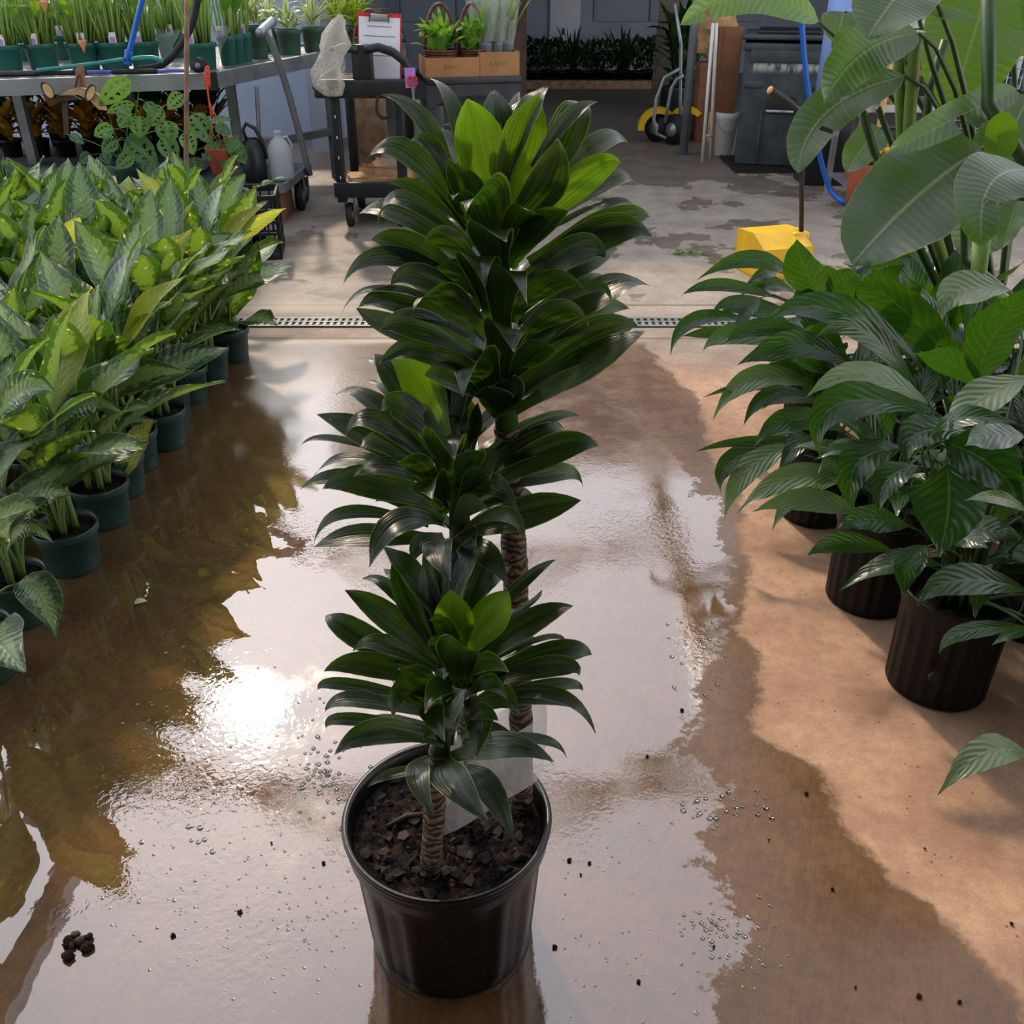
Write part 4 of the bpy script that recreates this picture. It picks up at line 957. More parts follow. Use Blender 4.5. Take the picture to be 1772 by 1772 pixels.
for p in (at_y(400, 160, 6.75), at_y(566, 130, 7.55), at_y(40, 200, 6.4), at_y(230, 200, 6.8)):
    q = bl(V((p.x, p.y, 0))); MB().box((0, 0, BZ/2), (.055, .055, BZ)).build('leg', M['galv_d'], bench, q)
mb = MB(); mb.bar(bl(V((c0.x, c0.y+.25, .33))), bl(V((-2.0, 6.2, .33))), .04, .06); mb.build('lower_rail', M['galv_d'], bench)
mb = MB(); mb.box(tuple(bl(V((-3.1, 6.75, .30)))), (2.3, .9, .02)); mb.build('lower_shelf', M['galv_d'], bench)
mb = MB(); mb.bar(bl(V((-2.0, 6.5, .33))), bl(V((-1.3, 7.6, .33))), .04, .05); mb.build('lower_rail', M['galv_d'], bench)
# calla lilies
BT = BZ+.02
def calla(px, py, r, h, mat, seed, label, dy=0, flower=None, nst=60):
    rg = random.Random(seed); g = at_z(px, py, BT); g.y += dy; g.x *= (1+dy/g.y)
    t = thing('calla_lily', (g.x, g.y, BT), label, 'plant', 'calla lilies in teal pots on the bench')
    small_pot(t, r, h, mat, 28, seed)
    mb = MB()
    for i in range(nst):
        a = rg.uniform(0, 6.28); q = r*.75*math.sqrt(rg.random()); z1 = rg.uniform(.3, .5); k = rg.uniform(1.0, 1.9)
        mb.tube([(q*math.cos(a), q*math.sin(a), h*.85), (q*k*.6*math.cos(a)+q*.4*math.cos(a), q*(.4+.6*k)*math.sin(a), z1*.6), (q*k*1.25*math.cos(a), q*k*1.25*math.sin(a), z1)], [.0075, .006, .004], 5)
    o = mb.build('stems', M['stem_calla'], t); o['kind'] = 'stuff'
    for i in range(10):
        a = rg.uniform(0, 6.28); dh = V((math.cos(a), math.sin(a), 0)); B = dh*r*1.1+V((0, 0, rg.uniform(.28, .44))); e = R(rg.uniform(10, 70)); d = dh*math.cos(e)+V((0, 0, math.sin(e))); L = rg.uniform(.14, .2)
        me = leaf_mesh('leaf', B, B+d*L*.5+V((0, 0, .03)), B+d*L, .07, 'peace', V((-dh.y, dh.x, 0)), fold=.3, wave=.04, ph=i, nL=9, nW=4)
        link('leaf', me, M['calla'], t, B)
    mb = MB().box((0, 0, .03), (.045, .003, .07)); tg = mb.build('plant_tag', M['white'], t, (rg.uniform(-.4, .4)*r, -r*.75, h*.95))
    MB().box((0, -.002, .025), (.03, .002, .03)).build('tag_print', M['purple'], tg)
    if flower:
        F0 = at_y(*flower, g.y-r*1.2)-V((g.x, g.y, BT))
        MB().tube([(0, -r*.4, h*.9), F0*.5+V((0, -.02, .08)), F0], .004, 6).build('flower_stalk', M['stem_calla'], t)
        MB().lathe([(.004, -.05), (.014, -.02), (.03, .01), (.034, .02), (.026, .018), (.01, -.015)], 16, tuple(F0), sx=.8).build('flower', M['peach'], t)
    return t
cl = 'calla lily stems in a teal pot, %s'
for i, (px, py, dy, tail, fl_) in enumerate([(16, 124, 0, 'beside the lily with the low peach bloom', None), (79, 121, 0, 'one peach bloom high above the blue pipe', (76, 8)), (150, 119, 0, 'one peach bloom hanging low before it', (143, 76)),
        (201, 118, 0, 'just left behind the leaning blue pipe', None), (254, 116, 0, 'between the blue pipe and the black hose', None), (352, 119, 0, 'with a clear plastic sleeve slumped beside it', None),
        (45, 108, .15, 'in the second row of the bench', None), (112, 106, .15, 'in the second row of the bench', None), (178, 104, .15, 'in the second row of the bench', None), (300, 103, .15, 'in the second row of the bench', None)]):
    calla(px, py, .10, .15, M['tealpot'], 100+i, cl % tail, dy, fl_)
for i, px in enumerate((397, 411, 424)):
    calla(px, 112-i*3, .06, .17, M['tealpot'], 120+i, ('slim teal pot of calla stems by the bench corner, ' + ('closest to the corner', 'the middle one', 'farthest from the corner')[i]), 0, None, 14)
# loose clear sleeves on the bench
for k, (px, py, hgt, lab) in enumerate([(300, 108, .2, 'crumpled clear plastic sleeve leaning among the calla pots'), (383, 108, .22, 'torn clear plastic sleeve hanging beside the slim teal pots')]):
    g = at_z(px, py, BT)+V((0, -.22, 0)); n = 16; vs = []
    for i in range(6):
        for j in range(n):
            a = 2*math.pi*j/n; q = .055*(.6+.15*i)*(1+.25*math.sin(3*a+i*1.3+k)); vs.append((q*math.cos(a)+.012*i, q*.5*math.sin(a), hgt*i/5+.012*math.sin(4*a+i)))
    mb = MB().add(vs, [(i*n+j, i*n+(j+1) % n, (i+1)*n+(j+1) % n, (i+1)*n+j) for i in range(5) for j in range(n)])
    tag(mb.build('plastic_sleeve', M['film'], None, (g.x, g.y, BT)), lab, 'plastic')
# variegated plants at the far end of the bench
for i, (px, py, r, h, kind, lab) in enumerate([(442, 104, .075, .2, 'w', 'white-flecked leafy plant in a tall olive pot at the bench corner'), (497, 97, .09, .16, 'w', 'white-edged bushy plant in an olive pot at the far bench end'),
        (540, 92, .09, .16, 'v', 'spiky white-striped plant in an olive pot at the far bench end'), (583, 86, .085, .14, 'l', 'lime-striped arching plant behind the milky plastic bag'), (465, 92, .08, .15, 'v', 'spiky white-striped plant behind the white-flecked leafy plant'), (612, 82, .085, .14, 'l', 'lime-striped arching plant behind the clipboard')]):
    g = at_z(px, py, BT)+V((0, .12, 0)); t = thing('potted_plant', (g.x, g.y, BT), lab, 'plant', 'mixed foliage plants at the bench end')
    small_pot(t, r, h, M['oldpot'], 28, i)
    if kind == 'w': foliage(t, 40, 0, (.07, .12), (.03, .045), M['varieg'], (0, 0, h), 200+i, (5, 80), 'oval', hr=(0, .12), spread=.06)
    else: foliage(t, 34, 0, (.2, .32), (.016, .024) if kind == 'v' else (.03, .045), M['varieg'] if kind == 'v' else M['lime'], (0, 0, h), 200+i, (15, 85), 'strap', hr=(0, .05), droop=.07, spread=.03)
# wands and hose on the rail
def px_tube(pts, Y, r, name, mat, parent=None, lab=None, cat=None, n=10):
    P = [at_y(a, b, Y if not isinstance(Y, (list, tuple)) else Y[i]) for i, (a, b) in enumerate(pts)]
    fine = []
    for i in range(len(P)-1):
        p0, p1, p2, p3 = P[max(i-1, 0)], P[i], P[i+1], P[min(i+2, len(P)-1)]
        for k in range(6):
            t = k/6; fine.append(.5*((2*p1)+(p2-p0)*t+(2*p0-5*p1+4*p2-p3)*t*t+(3*p1-p0-3*p2+p3)*t**3))
    fine.append(P[-1]); base = fine[0] if parent is None else V(parent.location)
    mb = MB().tube([q-base for q in fine], r, n); o = mb.build(name, mat, parent, base if parent is None else (0, 0, 0))
    if lab: tag(o, lab, cat)
    return o
RY = c1_.y-.03
wd = thing('watering_wand', at_y(220, 112, RY), 'blue pipe of a watering wand rising from the bench rail', 'wand')
px_tube([(252, -25), (236, 40), (223, 92)], RY, .016, 'pipe', M['blue'], wd); px_tube([(223, 88), (221, 112)], RY, .024, 'collar', M['blue'], wd)
px_tube([(64, 122), (150, 112), (214, 103)], RY-.03, .012, 'grip', M['tealrod'], wd); px_tube([(228, 102), (262, 100), (282, 106)], RY-.02, .014, 'nozzle', M['tealrod'], wd)
wd = thing('watering_wand', at_y(5, 126, RY), 'violet and black watering wand lying along the bench rail', 'wand')
for (a, b, m, r) in ((-40, 66, 'black', .017), (66, 150, 'rubber', .013), (150, 194, 'violetrod', .010), (194, 272, 'rubber', .014), (272, 325, 'violetrod', .010)):
    px_tube([(a, 128-a*.018), ((a+b)/2, 128-(a+b)*.009), (b, 128-b*.018)], RY-.01, r, 'tube_section', M[m], wd)
px_tube([(344, -20), (333, 40), (308, 85), (280, 112), (240, 120)], RY+.05, .02, 'hose', M['rubber'], None, 'thick black hose curving down to the bench among pots', 'hose')
kn = thing('hose_reel_cap', at_y(344, 113, RY-.02), 'small round black cap on the bench rail corner', 'cap')
MB().tube([(0, .03, 0), (0, -.02, 0)], .04, 18).build('cap_rim', M['rubber'], kn); MB().tube([(0, -.018, 0), (0, -.026, 0)], .016, 12).build('cap_core', M['greypot'], kn)
# bamboo pole
bt, bp = at_y(324, -60, 5.5), at_y(322, 330, 5.5); bp = bt.lerp(bp, bt.z/(bt.z-bp.z))
tag(MB().tube([(bt-bp)*q for q in (0, .33, .66, 1.1)], [.0135, .013, .0125, .012], 10).build('wooden_pole', M['wood_d'], None, (bp.x, bp.y, 0)), 'slim upright wooden pole standing before the bench', 'pole')
# carved wooden ornament hanging on the rail
Zf = (0, 0, 3.164); OY = 5.6
orn = thing('wooden_ornament', at_y(*zc(430, 540, Zf), OY), 'wooden cut-out ornament with two oval ears hung from the bench rail', 'ornament')
def plate(pts, name, mat, Y=OY, th=.012):
    P = [at_y(*zc(a, b, Zf), Y)-orn.location for a, b in pts]
    MB().prism(P, (0, 0, 0), (0, th, 0)).build(name, mat, orn)
plate([(410, 480), (412, 380), (425, 350), (445, 350), (458, 380), (466, 480)], 'neck_board', M['wood_d'], OY-.02)
ov = lambda cx, cy, a, b, th_: [(cx+a*math.cos(q)*math.cos(th_)-b*math.sin(q)*math.sin(th_), cy+a*math.cos(q)*math.sin(th_)+b*math.sin(q)*math.cos(th_)) for q in [2*math.pi*k/18 for k in range(18)]]
for c_ in ((258, 495, 55, 27, 1.0), (492, 508, 50, 25, 1.9)):
    plate(ov(*c_), 'ear', M['bark'], OY-.03); plate(ov(c_[0]+3, c_[1]+3, c_[2]*.8, c_[3]*.75, c_[4]), 'ear_face', M['wood'], OY-.04)
plate([(320, 525), (370, 495), (440, 480), (510, 495), (560, 540), (585, 605), (540, 600), (490, 550), (430, 520), (370, 518)], 'body_board', M['wood'], OY-.01)
plate([(258, 585), (280, 545), (330, 522), (400, 522), (450, 545), (400, 548), (340, 552), (290, 575)], 'lower_arc', M['bark'], OY)
plate([(335, 550), (365, 550), (375, 740), (350, 740)], 'leg_slat', M['bark'], OY+.02)
px_tube([(130, 150), (137, 128), (142, 150)], OY-.05, .006, 'twine', M['wicker'], orn)
# swiss cheese vines
def mhole(u, v):
    au = abs(u-.5)*2
    return .28 < au < .62 and .12 < v < .82 and ((v*5.5+au*1.1) % 1.0) < .42
def vine(root, rows, Y, seed):
    rg = random.Random(seed)
    for (tx, ty, bx, by, wd_) in rows:
        yy = Y+rg.uniform(-.06, .06)
        px_leaf(root, M['monstera'], 'oval', zc(bx, by, Zf), zc(tx, ty, Zf), None, wd_/3.164, yy+.03, yy, mixc=.8, fold=.12, wave=.02, nL=20, nW=14, holes=mhole, stem_to=root.location+V((rg.uniform(-.05, .05), 0, .16)), stem_r=.003)
v1 = at_y(225, 290, 5.75); v1.z = 0
V1 = thing('swiss_cheese_vine', (v1.x, v1.y, .27), 'swiss cheese vine with holed leaves below the bench rail', 'plant')
st_ = thing('pot_stand', (v1.x, v1.y, 0), 'upturned black crate hidden under the swiss cheese vine', 'crate')
MB().box((0, 0, .132), (.26, .26, .264), bev=.01).build('shell', M['black'], st_); MB().box((0, 0, .267), (.28, .28, .006)).build('lip', M['black'], st_)
small_pot(V1, .1, .16, M['greenpot'], 28, 3)
vine(V1, [(545, 580, 715, 440, 120), (585, 620, 735, 575, 62), (655, 700, 700, 640, 80), (770, 755, 760, 635, 120), (920, 600, 1000, 520, 85), (930, 800, 905, 660, 125), (860, 910, 690, 760, 150), (965, 900, 890, 750, 115), (640, 925, 730, 850, 85),
  (815, 695, 890, 590, 100), (515, 745, 620, 705, 85), (440, 895, 500, 850, 70), (560, 835, 640, 770, 85), (460, 790, 380, 740, 50), (800, 960, 830, 890, 90), (720, 640, 640, 600, 80), (850, 640, 800, 560, 70), (1060, 850, 1010, 725, 95), (700, 840, 760, 760, 90), (600, 900, 560, 840, 70)], 5.62, 1)
v2 = at_y(388, 300, 5.8)
V2 = thing('hanging_vine', (v2.x, v2.y, v2.z), 'small holed-leaf vine in a terracotta hanging pot on orange straps', 'plant')
MB().lathe([(.04, 0), (.065, .002), (.085, .13), (.09, .14), (.092, .15), (.086, .15), (.078, .12)], 28).build('pot', M['terra'], V2)
soil_mesh(.078, .12, 5, 20, .004, 5).build('soil', M['soil'], V2)
for (bx, sgn) in ((366, -1), (378, 1), (372, 0)): px_tube([(358, 118), (361, 170), (bx, 210), (384+sgn*18, 258)], 5.78, .004, 'hanger_strap', M['orange'], V2)
px_tube([(355, 150), (356, 120), (361, 118), (363, 150)], 5.99, .006, 'hook', M['orange'], V2)
vine(V2, [(1160, 790, 1045, 630, 130), (1265, 740, 1180, 690, 65), (1200, 870, 1235, 780, 95), (1345, 900, 1270, 790, 95), (1330, 850, 1270, 770, 70), (1140, 880, 1180, 780, 75), (1270, 655, 1150, 665, 35), (1080, 950, 1060, 860, 95), (1300, 930, 1260, 860, 80), (1220, 920, 1240, 860, 60), (1180, 720, 1230, 700, 60), (1250, 840, 1300, 760, 70)], 5.72, 2)
# crotons and dark shade plants on the low shelf
for i, px in enumerate((-25, 22, 70, 115, 160, 205, 255, 300, 345)):
    g = at_y(px, 260, 6.65); t = thing('croton', (g.x, g.y, .31), 'croton with yellow and orange leaves on the low shelf under the bench', 'plant', 'crotons on the low shelf')
    small_pot(t, .07, .11, M['blackpot2'], 20, i); MB().tube([(0, 0, .09), (0, 0, .26)], .006, 6).build('stem', M['brownstem'], t)
    foliage(t, 34, 0, (.12, .19), (.045, .065), M['croton'], (0, 0, .11), 300+i, (5, 75), 'oval', hr=(0, .14), spread=.02)
for i, px in enumerate((-10, 35, 75, 120, 160)):
    g = at_y(px, 300, 6.02); t = thing('shade_plant', (g.x, g.y, 0), 'dark strap-leaved plant on the floor in front of the low shelf', 'plant', 'dark strap-leaved plants before the bench')
    small_pot(t, .08, .13, M['blackpot2'], 20, i); foliage(t, 18, 0, (.22, .34), (.03, .045), M['darkleaf'], (0, 0, .12), 330+i, (25, 80), 'strap', hr=(0, .03), droop=.1, spread=.03)
for i, px in enumerate((-40, 10, 60, 110, 165, 220, 275, 330, 372)):
    g = at_y(px, 260, 7.05); t = thing('shade_plant', (g.x, g.y, .31), 'dense dark-leaved plant behind the crotons on the low shelf', 'plant', 'dark plants behind the crotons')
    small_pot(t, .08, .13, M['blackpot2'], 20, i); foliage(t, 34, 0, (.16, .26), (.06, .09), M['darkleaf'], (0, 0, .12), 360+i, (5, 80), 'peace', hr=(0, .2), droop=.05, spread=.08)
# cypress
g = at_y(6, 310, 5.25); t = thing('small_cypress', (g.x, g.y, 0), 'small feathery light green conifer beside the massed dieffenbachias', 'plant')
small_pot(t, .08, .13, M['greenpot'], 20, 4); mb = MB(); rg = random.Random(4)
for i in range(420):
    z = rg.uniform(.12, .50); rr_ = .15*(1-(z-.1)/.44)+.02; a = rg.uniform(0, 6.28); q = rr_*math.sqrt(rg.random())
    mb.tube([(q*math.cos(a), q*math.sin(a), z), (q*1.15*math.cos(a), q*1.15*math.sin(a), z+rg.uniform(.03, .07))], [.007, .002], 4)
o = mb.build('foliage', M['cypress'], t); o['kind'] = 'stuff'
# rolling shelf with can and jug
w0 = at_z(490, 322, .24); w1 = at_z(536, 284, .24)
rc = thing('rolling_shelf', (w0.x, w0.y, 0), 'low galvanised rolling shelf holding the watering can and the jug', 'cart')
d_ = V((w1.x-w0.x, w1.y-w0.y, 0)); e_ = V((-1.0, -.12, 0))
mb = MB(); q0, q1, q2, q3 = V((0, 0, 0)), d_, d_+e_*.75, e_*.75
mb.add([q+V((0, 0, .24)) for q in (q0, q1, q2, q3)]+[q+V((0, 0, .225)) for q in (q0, q1, q2, q3)], [(3, 2, 1, 0), (4, 5, 6, 7), (0, 1, 5, 4), (1, 2, 6, 5), (2, 3, 7, 6), (3, 0, 4, 7)], False); mb.build('shelf', M['galv_d'], rc)
for a, b in ((q0, q1), (q3, q0), (q1, q2)): MB().bar(a+V((0, 0, .225)), b+V((0, 0, .225)), .02, .05).build('rim_rail', M['galv'], rc)
def caster(root, p, r, wdt, zt):
    c = MB().tube([(-wdt/2, 0, 0), (wdt/2, 0, 0)], r, 22).build('wheel', M['rubber'], root, (p.x, p.y, r))
    MB().tube([(-wdt/2-.004, 0, 0), (wdt/2+.004, 0, 0)], r*.42, 14).build('hub', M['galv_d'], c)
    mb = MB(); mb.box((-wdt/2-.012, 0, (r+zt)/2), (.006, .03, zt-r)); mb.box((wdt/2+.012, 0, (r+zt)/2), (.006, .03, zt-r)); mb.box((0, 0, zt), (wdt+.03, .05, .006)); mb.build('fork', M['galv'], root, (p.x, p.y, 0))
wp = at_y(520, 338, 6.5); caster(rc, V((wp.x-w0.x, wp.y-w0.y, 0)), .092, .04, .215); caster(rc, d_+V((-.05, -.02, 0)), .08, .035, .215); caster(rc, e_*.7+V((0, .06, 0)), .08, .035, .215)
px_tube([(536, 302), (500, 165), (463, 52)], [6.6, 6.45, 6.3], .022, 'handle_post', M['galv'], rc, n=12)
px_tube([(449, 58), (472, 37)], [6.24, 6.4], .028, 'tee_fitting', M['galv'], rc, n=12)
mb = MB(); mb.tube([at_y(452, 310, 6.25)-rc.location, at_y(444, 150, 6.4)-rc.location], .013, 8); mb.build('upright', M['galv_d'], rc)
g = w0+V((-.2, .16, 0)); wc = thing('watering_can', (g.x, g.y, .24), 'black plastic watering can standing beside the white jug', 'watering can')
MB().lathe([(.06, 0), (.082, .004), (.088, .1), (.082, .18), (.062, .23), (.05, .245), (.044, .25), (.044, .24)], 28, sx=.85).build('body', M['black'], wc)
MB().tube([(-.02, 0, .2), (-.045, 0, .3), (-.02, 0, .335), (.03, 0, .31), (.07, 0, .23), (.08, 0, .13)], .012, 8).build('handle', M['black'], wc)
MB().tube([(-.06, -.02, .1), (-.1, -.06, .2), (-.13, -.09, .28)], [.02, .014, .011], 8).build('spout', M['black'], wc)
g = w0+V((-.045, .2, 0)); jg = thing('plastic_jug', (g.x, g.y, .24), 'translucent white plastic jug beside the black watering can', 'jug')
MB().lathe([(.05, 0), (.07, .004), (.076, .02), (.076, .15), (.07, .19), (.05, .23), (.024, .25), (.021, .262), (.021, .275)], 26).build('body', M['jug'], jg)
MB().tube([(.02, .0, .245), (.05, .03, .25), (.07, .05, .2), (.068, .04, .14)], .009, 8).build('handle', M['jug'], jg)
MB().lathe([(.023, .272), (.024, .274), (.024, .288), (.02, .29)], 16).build('cap', M['jug'], jg)
# black lattice crate with a bit of vine
g = at_z(432, 452)+V((0, .16, 0)); cr = thing('plastic_crate', (g.x, g.y, 0), 'black lattice plastic crate on the floor beside the rolling shelf', 'crate', rz=.15)
mb = MB(); W_, H_ = .30, .34
MB().box((0, 0, .006), (W_, W_, .012)).build('base', M['black'], cr)
for sx_, sy_ in ((1, 0), (-1, 0), (0, 1), (0, -1)):
    mb = MB()
    for k in range(6):
        z = .012+k*(H_-.03)/5
        mb.box((sx_*W_/2, sy_*W_/2, z+.008), (W_ if sy_ else .012, W_ if sx_ else .012, .016 if k < 5 else .035))
    for k in range(7):
        q = -W_/2+W_*k/6
        mb.box((sx_*W_/2+(q if sy_ else 0), sy_*W_/2+(q if sx_ else 0), H_/2), (.011, .011, H_))
    mb.build('lattice_side', M['black'], cr)
t = thing('trailing_plant', (g.x, g.y, .02), 'small trailing vine growing out of the black lattice crate', 'plant')
small_pot(t, .07, .1, M['blackpot2'], 20, 2)
MB().tube([(0, 0, .1), (.03, -.05, .3), (.06, -.08, .36), (.12, -.06, .37), (.16, -.05, .39)], .005, 6).build('stem', M['stem_g'], t)
for (x, y, z, a) in ((.16, -.05, .39, 0), (.06, -.08, .36, -1), (.02, -.06, .33, 2.4), (.10, -.06, .37, 1.0), (.0, -.03, .3, 3)):
    d = V((math.cos(a), math.sin(a), .2)); B = V((x, y, z)); link('leaf', leaf_mesh('leaf', B, B+d*.03+V((0, 0, .015)), B+d*.07, .035, 'oval', V((-d.y, d.x, 0)), nL=8, nW=4), M['calla'], t, B)
g = at_z(490, 395); tag(MB().box((0, 0, .095), (.06, .3, .19), bev=.004).build('cardboard_box', M['card_d'], None, (g.x-.05, g.y+.3, 0)), 'low brown cardboard carton beside the black lattice crate', 'box')

# ------------------------------------------------------------------ black utility cart with loop handles
AY = 5.97; TZ = .80
ax0, ax1 = at_y(545, 150, AY).x, at_y(712, 150, AY).x
ucx = (ax0+ax1)/2; UW = ax1-ax0; UL = .66
uc = thing('utility_cart', (ucx, AY, 0), 'black plastic utility cart with two loop handles', 'cart')
MB().box((0, .03, TZ), (UW+.02, .06, .10), bev=.012).build('handle_bar', M['black'], uc)
MB().box((0, .06+UL/2, TZ), (UW*.96, UL, .02)).build('top_tray', M['black'], uc)
for sx_ in (-1, 1): MB().box((sx_*UW*.47, .06+UL/2, TZ+.015), (.025, UL, .08), bev=.006).build('tray_side', M['black'], uc)
MB().box((0, .05, TZ+.13), (.12, .055, .2), bev=.012).build('handle_block', M['black'], uc)
for sx_ in (-1, 1):
    P = [V((sx_*q[0], .03, TZ+q[1])) for q in ((.02, .205), (.10, .215), (.18, .19), (.245, .14), (.275, .08), (.275, .0))]
    MB().tube(P, .024, 10).build('loop_handle', M['black'], uc)
for sx_, yy in ((-.68, .08), (.68, .08), (-.68, .66), (.68, .66)):
    l = MB().box((sx_*UW/2, yy, .48), (.055, .06, .66), bev=.006).build('post', M['black'], uc)
    if yy < .2 and sx_ < 0:
        for k in range(4): MB().box((sx_*UW/2+.004, yy-.031, .3+k*.115), (.006, .004, .016)).build('slot', M['white'], l)
MB().box((.0, .06+UL/2, .20), (UW*.82, UL+.06, .03)).build('lower_tray', M['black'], uc)
MB().box((0, .04, .23), (UW*.82, .03, .09), bev=.006).build('tray_lip', M['black'], uc)
for sx_, yy in ((-.55, .1), (.6, .1), (-.55, .6), (.6, .6)): caster(uc, V((sx_*UW/2, yy, 0)), .07, .035, .185)
g = V((ucx+.04, AY+.22, .216)); kb = thing('kraft_bags', g, 'heap of folded brown kraft paper bags on the lower cart tray', 'paper bags')
for k, (x, y, z, a) in enumerate(((-.05, -.02, .0, .2), (.06, .05, .045, -.3), (.02, .12, .0, .5))):
    mb = MB().box((0, 0, .035), (.3, .2, .07), (0, .05*k, a), .008); rg = random.Random(k)
    mb.v = [(p[0]+rg.uniform(-.012, .012), p[1]+rg.uniform(-.01, .01), p[2]+rg.uniform(-.004, .02)) for p in mb.v]; mb.sm = [False]*len(mb.f)
    mb.build('paper_bag', M['kraft'], kb, (x, y, z))
vs = [(.02, -.02, .11), (.14, 0, .11), (.05, .03, .24), (.1, .08, .13), (0, .09, .12)]
tag(MB().add([V(q) for q in vs], [(0, 1, 2), (1, 3, 2), (3, 4, 2), (4, 0, 2)], False).build('plastic_scrap', M['film'], None, g+V((-.02, .02, 0))), 'pointed scrap of clear plastic on the kraft bags', 'plastic')
# things on its top tray
g = V((at_y(585, 150, AY+.1).x, AY+.02, TZ)); mb = MB(); rg = random.Random(8); n = 18; vs = []
prof_ = [(.01, -.06), (.05, -.05), (.075, 0), (.08, .07), (.07, .15), (.075, .2), (.06, .26), (.035, .32), (.005, .35)]
for i, (r_, z) in enumerate(prof_):
    for j in range(n):
        a = 2*math.pi*j/n; q = r_*(1+.26*math.sin(3*a+i*1.7)+.2*math.sin(7*a-i*2.3)); vs.append((q*math.cos(a)+.09*max(0, z-.1)*4, q*.55*math.sin(a)-.03, z+.01*math.sin(5*a)))
mb.add(vs, [(i*n+j, i*n+(j+1) % n, (i+1)*n+(j+1) % n, (i+1)*n+j) for i in range(len(prof_)-1) for j in range(n)])
tag(mb.build('plastic_bag', M['bag'], None, g+V((-.02, -.02, .03))), 'milky plastic bag hanging through the cart loop handle', 'bag')
g = at_y(657, 140, AY+.12); cb = thing('clipboard', (g.x, AY+.12, TZ+.015), 'red clipboard with a white printed sheet leaning on the cart', 'clipboard')
rot = (-.12, .05, 0)
o = MB().box((0, 0, .19), (.25, .006, .36)).build('board', M['red'], cb); o.rotation_euler = rot
o = MB().box((0, -.006, .18), (.235, .002, .335)).build('sheet', M['paper'], cb); o.rotation_euler = rot
for k in range(4): l = MB().box((0, -.0082, .30-.05*k), (.18 if k % 2 else .14, .0008, .004)).build('print_line', M['ink'], cb); l.rotation_euler = rot
o = MB().box((0, -.012, .345), (.10, .012, .035), bev=.004).build('clip', M['galv'], cb); o.rotation_euler = rot
mb = MB().tube([(-.055, -.02, .32), (-.055, -.02, .37), (.055, -.02, .37), (.055, -.02, .32)], .004, 6).build('clip_wire', M['black'], cb); mb.rotation_euler = rot
g = at_y(694, 140, AY+.24); bo = thing('drink_bottle', (g.x, AY+.24, TZ+.01), 'graphite insulated drink bottle with a black lid on the cart', 'bottle')
MB().lathe([(.045, 0), (.05, .004), (.052, .01), (.052, .175), (.046, .195), (.036, .205), (.036, .21)], 26).build('body', M['bottle'], bo)
MB().lathe([(.038, .21), (.04, .213), (.04, .255), (.036, .262), (.02, .262)], 24).build('lid', M['black'], bo); MB().lathe([(.039, .207), (.0405, .209), (.039, .2115)], 24).build('lid_ring', M['galv'], bo)
MB().tube([(-.03, 0, .255), (-.02, 0, .285), (.02, 0, .285), (.03, 0, .255)], .007, 8).build('carry_loop', M['black'], bo)
g = at_y(710, 141, AY-.012); tag(MB().box((0, 0, .05), (.06, .004, .105)).build('card_tag', M['purple'], None, (g.x, AY-.004, TZ+.01)), 'lilac card standing at the cart handle end', 'card')
g = at_y(715, 165, AY-.02); sc_ = thing('scissors', (g.x, AY-.012, g.z), 'red-handled scissors hanging on the cart end', 'scissors')
for s_ in (-1, 1): MB().tube([V((.012*s_+.014*math.cos(q), 0, .075+.024*math.sin(q))) for q in [2*math.pi*k/12 for k in range(13)]], .005, 6).build('finger_ring', M['red'], sc_)
MB().bar((-.006, 0, .06), (.004, 0, -.05), .012, .003, (0, 1, 0)).build('blade', M['galv'], sc_); MB().bar((.006, .002, .06), (-.004, .002, -.05), .012, .003, (0, 1, 0)).build('blade', M['galv'], sc_)
px_tube([(654, 165), (652, 190), (662, 204), (676, 198), (678, 172)], AY-.02, .009, 'cable_loop', M['rubber'], None, 'black cable loop dangling under the cart handle bar', 'cable')
# tan sack and pale bin behind
g = at_z(655, 300); tag(MB().box((0, 0, .33), (.26, .2, .66), bev=.04).build('wooden_post', M['wood_d'], None, (g.x, 7.3, 0)), 'broad tan timber block standing between the two carts', 'post')
g = at_y(708, 230, 7.0); tag(MB().box((0, 0, .30), (.16, .2, .60), bev=.03).build('plastic_bin', M['greypot'], None, (g.x+.02, 7.05, 0)), 'slim pale grey plastic bin behind the charcoal table', 'bin')

# ------------------------------------------------------------------ charcoal plastic work table with boxes and baskets
e0, e1 = at_y(738, 140, 6.14), at_y(903, 125, 6.26)
ang = math.atan2(e1.y-e0.y, e1.x-e0.x); WL = math.hypot(e1.x-e0.x, e1.y-e0.y); WZ = .84
wt = thing('work_table', (e0.x, e0.y, 0), 'charcoal plastic work table with arched apron carrying cardboard boxes', 'table', rz=ang)
MB().box((WL/2, .18, WZ-.02), (WL, .36, .04), bev=.01).build('table_top', M['cart'], wt)
ap = [(0, 0, WZ-.04), (WL, 0, WZ-.04), (WL, 0, WZ-.17)]+[(WL*.5+WL*.42*math.cos(q), 0, WZ-.17+.07*math.sin(q)) for q in [math.pi*k/10 for k in range(11)]]+[(0, 0, WZ-.17)]
MB().prism([V(q) for q in ap], (0, 0, 0), (0, .03, 0)).build('apron', M['cart'], wt)
for x in (.05, WL-.05):
    for y in (.05, .31): MB().box((x, y, (WZ-.15)/2), (.10, .10, WZ-.15), bev=.012).build('leg', M['cart'], wt)
MB().tube([(.1, .2, .55), (WL-.1, .2, .55)], .012, 8).build('cross_tube', M['galv'], wt)
def on_table(u, v): c, s2 = math.cos(ang), math.sin(ang); return V((e0.x+u*c-v*s2, e0.y+u*s2+v*c, WZ))
